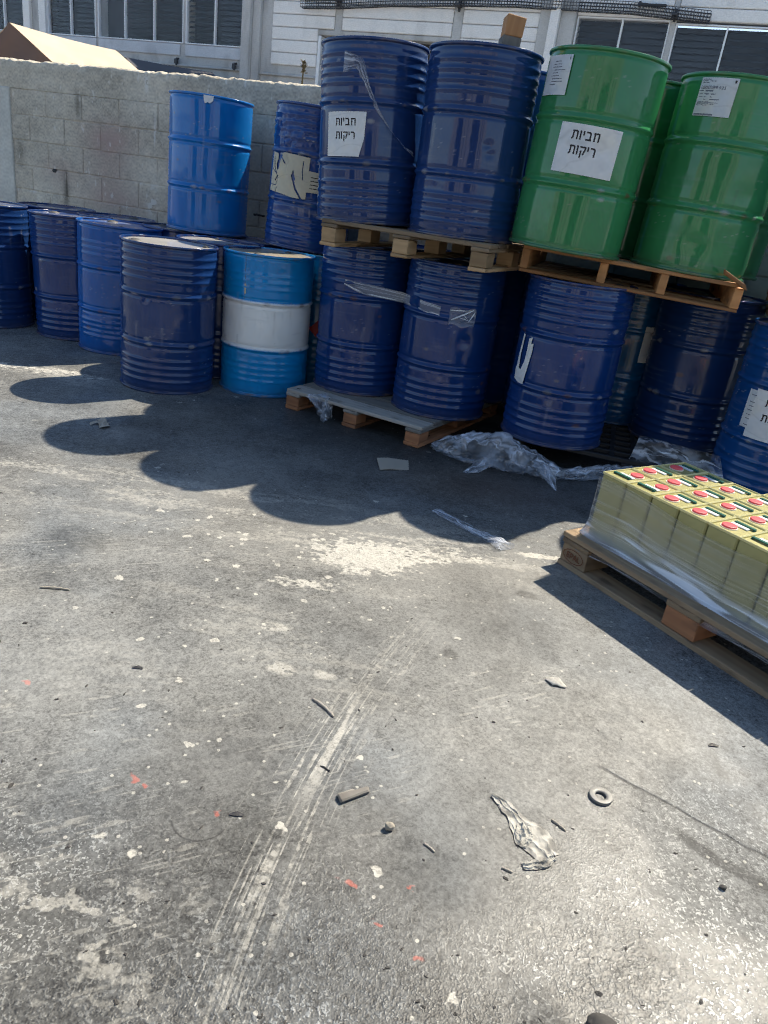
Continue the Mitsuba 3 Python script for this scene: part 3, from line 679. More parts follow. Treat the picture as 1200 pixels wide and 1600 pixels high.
BULGE = .0048
def sheet(root, M, key, poly, th0, z0, m='paper_white', off=.0012, rot=0.0, lab=None):
    k = add(f'{root}__{key}', wrap_poly(poly, th0, z0, BULGE + off, rot), m, False, M)
    if lab: labels[k] = {'label': lab}
    return k
def empties_label(root, M, th0, z0, w, h, scale, rot=0.0, cut=None, dx=-.01, top=.72):
    paper = sbox(-w / 2, -h / 2, w / 2, h / 2)
    if cut is not None: paper = paper.intersection(cut)
    k = sheet(root, M, 'label', paper, th0, z0, rot=rot, lab='white paper label reading חביות ריקות')
    for txt, yy in (('חביות', .19), ('ריקות', -.11)):
        g = affinity.translate(affinity.scale(heb_line(txt), scale, scale, origin=(0, 0)), dx, yy * h)
        add(k + '__lettering', wrap_poly(g, th0, z0, BULGE + .0022, rot), 'print_black', False, M)
    return k
def text_poly(txt, hgt, bold=False):
    m = meshkit.text_mesh(txt, hgt, .0005, bold); return m
def wrap_text(root_key, M, txt, hgt, th0, z0, x, y, m='print_black', off=.0022, rot=0.0, bold=False):
    t_ = text_poly(txt, hgt, bold); v = np.asarray(t_.vertices).copy()
    X, Y = v[:, 0] + x, v[:, 1] + y
    X, Y = X * math.cos(rot) - Y * math.sin(rot), X * math.sin(rot) + Y * math.cos(rot)
    r = R0 + BULGE + off + v[:, 2]; a = th0 + X / R0
    add(root_key + '__lettering', tm(np.stack([r * np.cos(a), r * np.sin(a), z0 + Y], 1), t_.faces), m, False, M)
def print_lines(root_key, M, th0, z0, lines, m='print_grey', rot=0.0):
    g = unary_union([sbox(x, y, x + w, y + h) for x, y, w, h in lines])
    add(root_key + '__small_print', wrap_poly(g, th0, z0, BULGE + .0021, rot), m, False, M)

FRONT = -PI / 2
# --- left group on the ground
drum('blue_drum', 'dark blue ribbed drum at the left photo edge, first of the front row', (-3.26, 5.79, 0), NAVY, seed=1, rot=-.5)
drum('blue_drum', 'dark blue ribbed drum second from the left, bare ground in front', (-2.58, 5.76, 0), NAVY2, seed=2, lean=-1.2, rot=2.6)
drum('blue_drum', 'mid blue drum with dented lower ribs, third from the left on the ground', (-2.143, 5.503, 0), MID, 'upper', .9, rot=2.2, seed=3, dents=((-1.9, .17, .05, .006), (-1.5, .14, .04, .006), (-1.2, .2, .04, .005)))
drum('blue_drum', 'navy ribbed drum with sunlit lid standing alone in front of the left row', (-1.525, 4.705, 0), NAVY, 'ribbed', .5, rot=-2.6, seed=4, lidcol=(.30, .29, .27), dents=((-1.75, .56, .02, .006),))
t_, M_ = drum('light_blue_drum', 'light blue drum with a broad white band round its middle', (-.94, 4.941, 0), CYAN, 'faint', -.4, rot=-1.75, seed=5, bands=((.305, .60, PALE),), lidcol=(.33, .29, .20), scuff=.6)
add(t_ + '__seam', wrap_poly(sbox(-.0012, .61, .0012, .86), FRONT - .33, 0, .0012), 'print_grey', False, M_)
add(t_ + '__rust_mark', wrap_poly(sbox(-.006, .64, .006, .70), FRONT - .32, 0, .0016), 'paper_cream', False, M_)
# --- back row against the wall
for i, (x, y, lab, col, kd) in enumerate(((-2.95, 6.30, 'dark blue drum in the back row against the wall behind the second left drum', NAVY, 'ribbed'), (-2.38, 6.095, 'dark blue back row drum, its shaded top left of the single upper drum', NAVY, 'ribbed'),
        (-1.80, 5.87, 'dark blue drum in the back row carrying the bright blue plain drum', NAVY, 'ribbed'), (-1.22, 5.66, 'dark blue drum in the back row below the gap between the two upper drums', NAVY2, 'ribbed'),
        (-.66, 5.42, 'teal blue drum with red diamond sticker squeezed behind the white banded drum', TEAL, 'ribbed'))):
    t_, M_ = drum('blue_drum' if i < 4 else 'teal_drum', lab, (x, y, 0), col, kd, seed=20 + i, hi=False, rot=i * 1.3, bungs=i < 4)
    if i == 4:
        add(t_ + '__hazard_sticker', wrap_poly(Polygon([(0, -.06), (.06, 0), (0, .06), (-.06, 0)]), FRONT + .12, .40, BULGE + .001), 'sticker_red', False, M_)
        labels[t_ + '__hazard_sticker'] = {'label': 'red diamond hazard sticker'}
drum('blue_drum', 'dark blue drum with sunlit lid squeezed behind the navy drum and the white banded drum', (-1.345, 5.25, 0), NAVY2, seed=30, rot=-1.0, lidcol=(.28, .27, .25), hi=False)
# --- upper left pair
t_, M_ = drum('blue_drum', 'bright blue smooth drum standing alone on top of the back row', (-1.598, 5.817, .884), BRIGHT, 'plain', .7, rot=1.0, seed=6, scuff=.9, dents=((-1.0, .42, .06, .004), (-1.9, .7, .07, .003)))
st = affinity.translate(Polygon([(-.03, 0), (.035, 0), (.03, -.03), (.012, -.045), (-.004, -.04), (-.02, -.05), (-.028, -.03)]), 0, .872)
add(t_ + '__torn_sticker', wrap_poly(st, FRONT + .18, 0, .0095), 'paper_white', False, M_)
t_, M_ = drum('battered_blue_drum', 'battered blue drum with crumpled upper side and torn cream label', (-.814, 5.518, .884), (.012, .050, .20), 'ribbed', 2.2, rot=1.0, seed=7, crumple=(FRONT - .55, .70, .15, .011), scuff=2.0, dents=((-1.2, .77, .07, .012), (-2.0, .16, .07, .01)))
torn = unary_union([Polygon([(-.165, -.115), (-.02, -.125), (.06, -.137), (.15, -.135), (.155, .115), (-.03, .125), (-.06, .11), (-.15, .12)]), Polygon([(.15, -.09), (.235, -.088), (.235, .035), (.15, .038)])])
torn = torn.difference(Polygon([(-.09, .13), (-.06, .13), (-.045, .10), (-.068, .06), (-.075, .02), (-.09, .01), (-.10, .05), (-.085, .08)]))
for q_, w_ in (([(-.135, .09), (-.12, .03), (-.09, -.01)], .004), ([(-.15, .02), (-.11, .0), (-.085, -.005)], .003), ([(-.16, -.075), (-.09, -.08), (-.07, -.03)], .0022), ([(-.10, -.05), (-.075, -.02)], .005), ([(.05, .02), (.055, -.03), (.075, -.08), (.12, -.137)], .006), ([(.05, -.005), (.058, -.025)], .012), ([(.115, .09), (.112, .03), (.12, -.02)], .003), ([(-.08, -.09), (-.085, -.12)], .003), ([(-.06, .1), (-.02, .06)], .004)):
    torn = torn.difference(LineString(q_).buffer(w_))
k = sheet(t_, M_, 'label', torn, FRONT - .50, .458, 'paper_cream', lab='torn cream paper label with scratched patches')
print_lines(k, M_, FRONT - .50, .458, [(.17, .0 - .022 * i, .055, .005) for i in range(4)], 'print_black')

# --- pallets
def block_pallet(name, label, M, L, D, th, mats, rng, bottom=True, group=None, bm='wood_old'):
    t = thing(name, label, 'pallet', group)
    mt = lambda: mats[rng.integers(len(mats))]
    dk, bd = .021, .021
    # deck boards run away from the front edge along x at the top, stringer boards under them
    nb = 7; w = D / nb
    for i in range(nb):
        board(t + '__deck_board', -.004, L + .004, i * w + .010, (i + 1) * w - .010, th - dk, th, mt(), M, 0, rng=rng)
    bw = .10
    xs3 = (0, (L - bw) / 2, L - bw)
    for x in xs3:
        board(t + '__stringer_board', x, x + bw, .002, D - .002, th - 2 * dk + .001, th - dk - .001, mt(), M, 1, rng=rng)
        for y in (0.004, (D - .12) / 2, D - .124):
            board(t + '__block', x + .004, x + bw - .004, y, y + .12, bd + .001, th - 2 * dk - .001, bm, M, 0, rng=rng)
        if bottom: board(t + '__bottom_board', x, x + bw, 0.0, D, 0.0, bd, bm, M, 1, rng=rng)
    return t
rg = np.random.default_rng(21)
PLM = frame(np.array([-.712, 4.514, 0.0]), math.radians(-28.5))
block_pallet('pallet', 'weathered grey pallet on the ground carrying two dark blue drums', PLM, .97, 1.15, .123, ['wood_grey'], rg, bm='wood_red')
a24 = math.radians(-24); d24 = np.array([math.cos(a24), math.sin(a24), 0]); n24 = np.array([-math.sin(a24), math.cos(a24), 0])
PUM = frame(n24 * 3.78 + d24 * (-2.305) + np.array([0, 0, 1.0035]), a24)
block_pallet('pallet', 'brown block pallet lying between the lower and upper blue drums', PUM, 1.0, .98, .139, ['wood_old'], rg, bm='wood_tan')
GM = frame(np.array([.536, 4.145, 1.163]), math.radians(-14), math.radians(2.1))
gp = thing('pallet', 'orange brown stringer pallet under the green drums with a broken end board', 'pallet')
L_, D_, th_ = 1.112, 1.1, .136
for i in range(7): board(gp + '__deck_board', 0, L_ - (.0 if i else .03), i * .157 + .0, i * .157 + .105, -.018, 0, ['wood_fresh', 'wood_old'][i % 2] if i else 'wood_fresh', GM, 0, rng=rg)
for x in (0, .405, .71, L_ - .042): board(gp + '__stringer', x, x + .042, .003, D_ - .06, -.118, -.019, 'wood_fresh', GM, 1, rng=rg)
for i in range(4): board(gp + '__bottom_board', 0, L_, i * .31, i * .31 + .10, -th_, -.1185, 'wood_fresh' if i == 0 else 'wood_old', GM, 0, rng=rg)
BB = GM @ np.array([[math.cos(.55), 0, -math.sin(.55), L_ + .004], [0, 1, 0, 0], [math.sin(.55), 0, math.cos(.55), -.012], [0, 0, 0, 1]]) @ np.diag([-1, 1, 1, 1.0])
BB = GM @ np.array([[math.cos(-.40), 0, math.sin(-.40), L_ - .125], [0, 1, 0, -.03], [math.sin(-.40), 0, math.cos(-.40), .052], [0, 0, 0, 1]])
k = board(gp + '__broken_board', 0.0, .135, 0, .045, -.022, 0, 'wood_fresh', BB, 0, rng=rg, jit=.004)
labels[k] = {'label': 'broken end board tipped up'}
# black plastic pallet under the right hand drums
def plastic_pallet(M, L, D, th, label):
    t = thing('plastic_pallet', label, 'pallet')
    ms = []
    for i in range(13): ms.append(cbox(i * (L - .03) / 12, i * (L - .03) / 12 + .03, 0, D, th - .022, th - .002, .003))
    for i in range(11): ms.append(cbox(0, L, i * (D - .03) / 10, i * (D - .03) / 10 + .03, th - .024, th, .003))
    add(t + '__deck', cat(ms), 'black_plastic', False, M)
    for x in (0, (L - .12) / 2, L - .12):
        for y in (0, (D - .12) / 2, D - .12): add(t + '__foot', cbox(x, x + .12, y, y + .12, 0, th - .024, .006), 'black_plastic', False, M)
plastic_pallet(frame(np.array([.62, 4.10, 0]), math.radians(-14)), 1.45, 1.2, .14, 'black plastic grid pallet under the dark blue drums on the right')
plastic_pallet(frame(np.array([1.72, 3.70, 0]), math.radians(-24)), .8, .8, .08, 'low black plastic pallet under the drum cut by the right photo edge')

# --- stacked blue drums on the wooden pallets
bk = n24 * .60
t_, M_ = drum('blue_drum', 'dark blue drum with film strap, left one on the ground level pallet', (-.294, 4.849, .123), NAVY2, 'ribbed', -1.2, rot=.6, seed=8)
drum('blue_drum', 'dark blue drum with crumpled film patch, right one on the ground level pallet', (.239, 4.561, .123), NAVY2, 'ribbed', 0, rot=.9, seed=9, dents=((-1.25, .47, .04, .006),))
t_, M_ = drum('blue_drum', 'navy drum with white Hebrew label and a film strand, top left of the double stack', (-.335, 4.615, 1.143), NAVY, 'ribbed', -3.3, rot=.5, seed=10)
empties_label(t_, M_, FRONT - .42, .435, .235, .212, .0350, rot=.02, dx=.0, cut=Polygon([(-.2, -.2), (.078, -.2), (.082, -.10), (.106, -.02), (.122, .2), (-.2, .2)]))
t_, M_ = drum('blue_drum', 'navy drum topped by an orange brown wood block, on the upper pallet', (.206, 4.378, 1.143), NAVY, 'ribbed', -.5, rot=-2.0, seed=11, dents=((-1.35, .45, .018, .005), (-1.3, .41, .018, .004)))
for i, (p, z, lab) in enumerate((((-.294, 4.849), .123, 'dark blue drum behind the left drum on the ground level pallet'), ((.239, 4.561), .123, 'dark blue drum in deep shade behind the right drum on the ground level pallet'),
                                 ((-.31, 4.63), 1.143, 'navy drum hidden behind the Hebrew labelled drum on the upper pallet'), ((.22, 4.39), 1.143, 'blue drum showing as a sliver between the upper navy drum and the green drum'))):
    drum('blue_drum', lab, (p[0] + bk[0], p[1] + bk[1], z), NAVY2 if i < 3 else (.008, .05, .2), 'ribbed' if i < 3 else 'plain', seed=40 + i, hi=False)
wb = thing('wood_block', 'orange brown pallet block standing on top of a navy drum', 'wood block')
WBM = frame(np.array([.290, 4.185, 1.143 + DH - .010]), math.radians(8), math.radians(3))
board(wb + '__upper', -.044, .044, -.05, .05, .055, .140, 'wood_orange', WBM, 2, rng=rg); board(wb + '__lower', -.046, .042, -.05, .05, 0, .0545, 'wood_grey', WBM, 2, rng=rg)

# --- right hand lower drums
t_, M_ = drum('blue_drum', 'dark blue drum with torn white label on its left side under the green drums', (.906, 4.238, .14), NAVY2, 'ribbed', -.3, rot=.2, seed=12, dents=((-1.3, .855, .02, .004),))
tl = Polygon([(-.075, -.06), (-.07, -.12), (-.015, -.135), (.02, -.135), (.045, .045), (.045, .095), (.028, .09), (.03, .125), (.005, .115), (.005, .05), (.0, -.01), (-.02, -.06), (-.04, -.055), (-.045, .02), (-.035, .13), (-.05, .13), (-.065, .02), (-.068, -.05)])
k = sheet(t_, M_, 'label', tl, FRONT - 1.06, .44, lab='torn remains of a white paper label')
drum('blue_drum', 'dark navy drum in shade under the right end of the green drums pallet', (1.752, 4.56, .14), NAVY, 'ribbed', -.8, rot=.2, seed=13, scuff=.7)
t_, M_ = drum('teal_drum', 'teal blue drum with narrow white label wedged between two dark drums', (1.40, 4.96, .14), (.004, .07, .19), 'ribbed', 0, seed=14, hi=False)
sheet(t_, M_, 'label', sbox(-.03, -.11, .03, .11), FRONT + .22, .52, 'paper_grey')
drum('blue_drum', 'dark blue drum hidden behind the torn label drum on the plastic pallet', (.97, 4.86, .14), NAVY, 'ribbed', seed=45, hi=False)
t_, M_ = drum('blue_drum', 'blue ribbed drum with white label and number strip at the right photo edge', (2.045, 3.925, .08), (.006, .055, .19), 'ribbed', .3, rot=2, seed=15, scuff=.8)
k = empties_label(t_, M_, FRONT - .54, .445, .30, .25, .036, rot=.0, dx=-.028)
k2 = sheet(t_, M_, 'label', sbox(-.05, -.093, .02, .103), FRONT - .54 - .142 / R0, .455, 'paper_grey', .0008, lab='narrow number strip label beside the Hebrew sheet')
print_lines(k2, M_, FRONT - .54 - .142 / R0, .455, [(-.03, .075 - .0235 * i, .028, .004) for i in (0, 1.5, 2.4, 3.3, 4.3, 5.2, 6.6)], 'print_grey')
pv = frame(np.array([1.79, 3.86, .962]), math.radians(-20))
block_pallet('pallet', 'orange brown pallet end lying on the drum at the right photo edge', pv, .95, .95, .125, ['wood_fresh', 'wood_red'], rg)
drum('blue_drum', 'blue drum on the pallet above the right edge drum, almost out of the photo', (2.14, 3.99, 1.088), (.008, .05, .17), 'plain', seed=16, hi=False)

# --- green drums
GP = GM[:3, :3]
def on_green(a, b): 
    M = GM.copy(); M[:3, 3] = GM[:3, 3] + GP[:, 0] * a + GP[:, 1] * b + GP[:, 2] * .001; return M
GF = FRONT - math.radians(-14)   # world front in the pallet's turned frame
t_, M_ = drum('green_drum', 'green drum with white Hebrew sheet on its middle, left of the two front green drums', None, GREEN, 'plain', seed=17, rot=1, M=on_green(.197, .098), scuff=.5)
empties_label(t_, M_, GF - .20, .458, .292, .212, .0380, rot=-.02, dx=-.02)
k = sheet(t_, M_, 'label', sbox(-.09, -.083, .09, .083), GF - 1.10, .758, 'paper_grey', lab='white product label curving out of sight')
print_lines(k, M_, GF - 1.10, .758, [(-.02 - .005 * (i % 3), .055 - .012 * i, .045 + .012 * (i % 4), .0035) for i in range(9)] + [(.074, .062, .006, .011)])
t_, M_ = drum('green_drum', 'green drum with square white product label near its top, at the right', None, GREEN, 'plain', seed=18, rot=1.4, M=on_green(.838, .283), scuff=.6, dents=((GF - .35, .14, .05, .006), (GF + .9, .45, .05, .004), (GF + 1.2, .2, .06, .007)))
th0 = GF - .70; q_ = .76
k = sheet(t_, M_, 'label', sbox(-.115 * q_, -.105 * q_, .115 * q_, .105 * q_), th0, .775, 'paper_grey', lab='square white product label with small print')
wrap_text(k, M_, 'LBODUR® 921', .0165 * q_, th0, .775, -.104 * q_, .042 * q_, 'print_grey', bold=True)
print_lines(k, M_, th0, .775, [tuple(c_ * q_ for c_ in l_) for l_ in [(-.106, .092, .055, .004), (-.106, .083, .038, .004), (-.055, .083, .04, .004), (-.106, .073, .05, .004), (-.106, .03, .025, .005), (-.070, .028, .05, .008), (-.106, .013, .024, .004), (-.07, .012, .03, .006), (-.03, .012, .03, .006),
    (-.106, -.003, .026, .004), (-.07, -.003, .016, .004), (-.03, -.003, .012, .004), (-.07, -.017, .02, .004), (-.03, -.017, .06, .005), (-.106, -.028, .075, .003), (-.106, -.034, .135, .003), (-.106, -.041, .08, .003), (-.02, -.042, .026, .004), (-.106, -.048, .07, .003), (-.108, -.101, .125, .009)]])
add(k + '__mark', wrap_poly(sbox(.07, .06, .078, .072), th0, .775, BULGE + .0022), 'print_black', False, M_)
drum('green_drum', 'green drum standing behind the Hebrew labelled green drum, seen in the gap', None, (.018, .14, .05), 'plain', seed=19, M=on_green(.45, .72), hi=False)
drum('green_drum', 'green drum behind the right hand green drum, mostly hidden', None, (.018, .14, .05), 'plain', seed=47, M=on_green(1.0, .90), hi=False)

# ------------------------------------------------------------------ pallet of tins, lower right
CA = math.radians(-55.6)
CM = frame(np.array([.745, 2.795, 0.0]), CA)
cp = thing('pallet', 'weathered pallet at lower right stacked with gold tins in film', 'pallet')
rg = np.random.default_rng(31)
for i, (y0, w) in enumerate(((0, .145), (.19, .10), (.328, .145), (.51, .10), (.655, .145))): board(cp + '__deck_board', -.005, 1.2, y0, y0 + w, .122, .144, 'wood_grey' if i else 'wood_old', CM, 0, rng=rg)
for x in (0, .5275, 1.055):
    board(cp + '__stringer_board', x, x + .145, .001, .8, .1, .1215, 'wood_old', CM, 1, rng=rg)
    for y in (.003, .328, .655):
        kb = board(cp + '__block', x + .003, x + .142, y, y + .14, .0225, .0995, 'wood_old' if x != .5275 else 'wood_red', CM, 0, rng=rg)
for y0, w in ((0, .10), (.35, .10), (.70, .10)): board(cp + '__bottom_board', 0, 1.2, y0 - .001, y0 + w, 0, .022, 'wood_old', CM, 0, rng=rg)
mat('brand_burn', (.13, .045, .022), .8)
ring = affinity.scale(Polygon(LineString([(0, 0), (1e-6, 0)]).buffer(1, 24).exterior), .055, .029).difference(affinity.scale(LineString([(0, 0), (1e-6, 0)]).buffer(1, 24), .0515, .0255))
vv, ff = trimesh.creation.triangulate_polygon(ring, engine='earcut')
E1 = tm(np.stack([.074 + vv[:, 0], np.full(len(vv), .0008), .060 + vv[:, 1]], 1), ff)
tx = meshkit.text_mesh('EPAL', .024, .0006, True); v = np.asarray(tx.vertices); wtx = v[:, 0].max()
E2 = tm(np.stack([.074 + (v[:, 0] - wtx / 2) * .92, .0008 - v[:, 2], .048 + v[:, 1]], 1), tx.faces)
kE = add(cp + '__brand', cat([E1, E2]), 'brand_burn', False, CM); labels[kE] = {'label': 'oval burnt brand reading EPAL on the corner block'}

TW, TD, TH_ = .1195, .166, .272
def tin(i, j, label):
    rg = np.random.default_rng(500 + 10 * i + j)
    t = thing('tin', label, 'tin', None)
    x0 = .045 + i * (TW + .0035) + rg.normal(0, .0008); y0 = .088 + j * (TD + .004) + rg.normal(0, .002); z0 = .1445
    flip = (i + j) % 7 == 0 or (i, j) in ((1, 0), (5, 0), (5, 1))
    m = cbox(x0, x0 + TW, y0, y0 + TD, z0, z0 + TH_ - .004, .006); add(t + '__body', m, 'tin_gold', False, CM)
    # raised seam round the top
    fr = [cbox(x0 - .001, x0 + TW + .001, y0 - .001, y0 + .004, z0 + TH_ - .008, z0 + TH_ + .001, .0012), cbox(x0 - .001, x0 + TW + .001, y0 + TD - .004, y0 + TD + .001, z0 + TH_ - .008, z0 + TH_ + .001, .0012),
          cbox(x0 - .001, x0 + .004, y0 + .0042, y0 + TD - .0042, z0 + TH_ - .008, z0 + TH_ + .001, .0012), cbox(x0 + TW - .004, x0 + TW + .001, y0 + .0042, y0 + TD - .0042, z0 + TH_ - .008, z0 + TH_ + .001, .0012)]
    add(t + '__top_seam', cat(fr), 'tin_rim', False, CM)
    zt = z0 + TH_ - .004
    def loc(x, y):
        return (x0 + TW - x, y0 + TD - y) if flip else (x0 + x, y0 + y)
    cx, cy = loc(.046, .052)
    c = lathe([(.0001, zt + .010), (.021, zt + .010), (.0245, zt + .009), (.026, zt + .006), (.026, zt + .002)], 24); c.apply_translation([cx, cy, 0]); kk = add(t + '__cap', c, 'cap_red', 40, CM)
    c = lathe([(.026, zt + .003), (.0295, zt + .003), (.030, zt - .001)], 24); c.apply_translation([cx, cy, 0]); add(kk + '__collar', c, 'cap_ring', 40, CM)
    # strap handle lying across, silver plate under it
    def bar(xa, xb, ya, yb, za, zb, ch=.003):
        (X0, Y0), (X1, Y1) = loc(xa, ya), loc(xb, yb); return cbox(min(X0, X1), max(X0, X1), min(Y0, Y1), max(Y0, Y1), za, zb, ch)
    hk = add(t + '__handle', cat([bar(.026, .106, .108, .124, zt + .004, zt + .0085), bar(.026, .034, .108, .124, zt, zt + .0038), bar(.098, .106, .108, .124, zt, zt + .0038)]), 'handle_green', False, CM)
    add(hk + '__plate', bar(.024, .092, .086, .1065, zt + .0005, zt + .005, .002), 'handle_silver', False, CM)
ordw = ['first', 'second', 'third', 'fourth', 'fifth', 'sixth', 'seventh', 'eighth', 'ninth', 'tenth']
colw = ['front', 'second', 'third', 'back']
for i in range(9):
    for j in range(4):
        if j == 3 and i < 3: continue
        if i == 8 and j > 0: continue
        tin(i, j, f'gold tin with red cap, {colw[j]} row, {ordw[i]} from the left end of the pallet')

# film round the stack: sleeve on the tins then a skirt flaring to the pallet edge
def wrap_mesh():
    x0, x1, y0, y1 = .040, 1.13, .083, .083 + 4 * .17
    path = []
    def seg(a, b, n): return [np.array(a) + (np.array(b) - np.array(a)) * t for t in np.linspace(0, 1, n, endpoint=False)]
    path = seg((x1 + .1, y0), (x0, y0), 120) + seg((x0, y0), (x0, y0 + 3 * .17), 60) + seg((x0, y0 + .51), (x0 + .36, y0 + .51), 30) + seg((x0 + .36, y0 + .51), (x1 + .1, y1 - .17), 60)
    path = np.array(path); n = len(path)
    c = np.array([.6, .42])
    out = np.zeros_like(path)
    for i in range(n):
        a, b = path[max(i - 2, 0)], path[min(i + 2, n - 1)]
        t = b - a; t = t / (np.linalg.norm(t) + 1e-9); out[i] = np.array([t[1], -t[0]]) * -1
        if np.dot(out[i], path[i] - c) < 0: out[i] *= -1
    for _ in range(6): out[1:-1] = (out[:-2] + out[2:] + out[1:-1]) / 3
    s = np.concatenate([[0], np.cumsum(np.linalg.norm(np.diff(path, axis=0), axis=1))])
    rows = []; uvs = []
    nv = 64
    for k in range(nv):
        v = k / (nv - 1)                     # 0 foot .. 1 top
        topz = .382 + .012 * np.sin(s * 7) + .02 * (meshkit.noise(np.stack([s * 4, 0 * s, 0 * s], 1), 3) - .5)
        foot = .098 + .014 * (meshkit.noise(np.stack([s * 9, 0 * s, 0 * s], 1), 5) - .5)
        z = foot + (topz - foot) * v
        flare = np.where(v < .45, (1 - v / .45) ** 2.2, 0) * (.072 + .03 * (meshkit.noise(np.stack([s * 3.3, 0 * s + 2, 0 * s], 1), 6) - .5)) * np.where(s > 0, 1, 1)
        wr = .0035 * (meshkit.fbm(np.stack([s * 9 + v * 8, v * 5 + 0 * s, 0 * s], 1), 2, 4) - .35) + .010 * np.maximum(0, meshkit.fbm(np.stack([s * 7 - v * 6, v * 9 + 0 * s, 0 * s + 4], 1), 3, 7) - .5) * (v < .55)
        off = .003 + flare + np.maximum(wr, -.001)
        q = path + out * off[:, None]
        rows.append(np.column_stack([q, z])); uvs.append(np.column_stack([s, np.full(n, v)]))
    return gridmesh(np.stack(rows)), np.concatenate(uvs)
wf = thing('stretch_wrap', 'clear stretch film wrapped round the gold tins and flaring over the pallet edge', 'plastic film')
m, uv_ = wrap_mesh()
add(wf + '__sheet', m, 'wrap_film', True, CM, uv=uv_)
def rope(pts, w0, seed, amp=.004, n=60, flat=.35):
    p = np.array(pts, float); tt = np.linspace(0, len(p) - 1, n)
    q = np.stack([np.interp(tt, np.arange(len(p)), p[:, k]) for k in range(3)], 1)
    for _ in range(3): q[1:-1] = (q[:-2] + q[1:-1] * 2 + q[2:]) / 4
    return q
# ------------------------------------------------------------------ loose film
UV = [None]
def crumple(pts, widths, heights, seed, amp, nl=90, nr=40, freq=22, minz=.003):
    """closed, crumpled sleeve along pts (ground contact kept)"""
    p = rope(pts, 0, seed, n=nl); tt = np.linspace(0, 1, nl)
    w = np.interp(tt, np.linspace(0, 1, len(widths)), widths); h = np.interp(tt, np.linspace(0, 1, len(heights)), heights)
    t = np.gradient(p, axis=0); t /= np.linalg.norm(t, axis=1, keepdims=True)
    side = np.cross(t, [0, 0, 1.0]); side /= np.linalg.norm(side, axis=1, keepdims=True) + 1e-9
    a = np.linspace(0, 2 * PI, nr + 1)
    P = p[:, None] + side[:, None] * (np.cos(a)[None, :, None] * w[:, None, None] / 2) + np.array([0, 0, 1.0]) * ((np.sin(a)[None, :, None] * .5 + .5) * h[:, None, None])
    q = P * freq
    d = np.stack([np.abs(meshkit.fbm(q + 13 * k, 3, seed + k) - .5) * 4 - .6 for k in range(3)], -1)
    P = P + d * amp * np.minimum(1, (h / .03))[:, None, None]
    P[:, -1] = P[:, 0]
    P[..., 2] = np.maximum(P[..., 2], minz)
    UV[0] = griduv(P)
    return gridmesh(P)
def loose(name, label, mesh, smooth=25, m='stretch_film', cat_='plastic film'):
    k = add(name, mesh, m, True, uv=UV[0]); labels[k] = {'label': label, 'category': cat_}
    return k
fl = thing('crumpled_film', 'long crumpled clear film lying along the ground in front of the right drums', 'plastic film')
add(fl + '__heap', crumple([(.24, 4.08, 0), (.40, 3.98, 0), (.60, 3.93, 0), (.76, 3.90, 0), (.92, 3.84, .01)], [.07, .20, .24, .20, .12], [.05, .16, .19, .13, .07], 3, .022, 110, 54, 16), 'stretch_film', True, uv=UV[0])
add(fl + '__tail', crumple([(.86, 3.86, .0), (1.02, 3.90, .0), (1.2, 3.95, .02), (1.42, 3.92, .05), (1.68, 3.80, .07)], [.07, .10, .12, .14, .10], [.05, .06, .07, .08, .07], 5, .013, 130, 44, 20), 'stretch_film', True, uv=UV[0])
add(fl + '__flap', crumple([(.80, 3.86, .06), (.85, 3.74, .03), (.88, 3.66, 0)], [.10, .07, .012], [.04, .03, .004], 8, .010, 50, 26, 26), 'stretch_film', True, uv=UV[0])
add(fl + '__flap', crumple([(.55, 3.90, .03), (.46, 3.80, 0), (.40, 3.74, 0)], [.10, .07, .03], [.05, .03, .012], 9, .010, 50, 26, 26), 'stretch_film', True, uv=UV[0])
def sheet_film(corners, seed, amp, n=46, freq=9):
    c = np.array(corners, float); u = np.linspace(0, 1, n)[:, None, None]; v = np.linspace(0, 1, n)[None, :, None]
    P = (c[0] * (1 - u) + c[1] * u) * (1 - v) + (c[3] * (1 - u) + c[2] * u) * v
    nn = np.cross(c[1] - c[0], c[3] - c[0]); nn /= np.linalg.norm(nn)
    d = np.abs(meshkit.fbm(P * freq, 3, seed) - .5) * 2 - .3
    P = P + nn * (d * amp)[..., None]; P[..., 2] = np.maximum(P[..., 2], .002)
    UV[0] = griduv(P)
    return gridmesh(P)
loose('film_sheet', 'thin clear film sheet propped up between the plastic pallet and the tins', sheet_film([(1.30, 3.98, .02), (1.80, 3.70, .02), (1.72, 3.80, .27), (1.36, 4.05, .26)], 4, .05))
loose('film_scrap', 'clear film bunched over the front edge of the ground level pallet', crumple([(-.50, 4.40, .128), (-.46, 4.355, .10), (-.43, 4.335, .03), (-.42, 4.33, .004)], [.16, .15, .13, .11], [.02, .05, .05, .03], 6, .012, 60, 40, 22))
loose('film_scrap', 'flattened roll of clear film lying at the shadow edge on the ground', crumple([(.235, 3.16, 0), (.33, 3.06, 0), (.42, 2.97, 0), (.50, 2.89, 0), (.53, 2.84, 0)], [.05, .06, .06, .07, .09], [.014, .016, .016, .03, .035], 7, .006, 90, 30, 30))
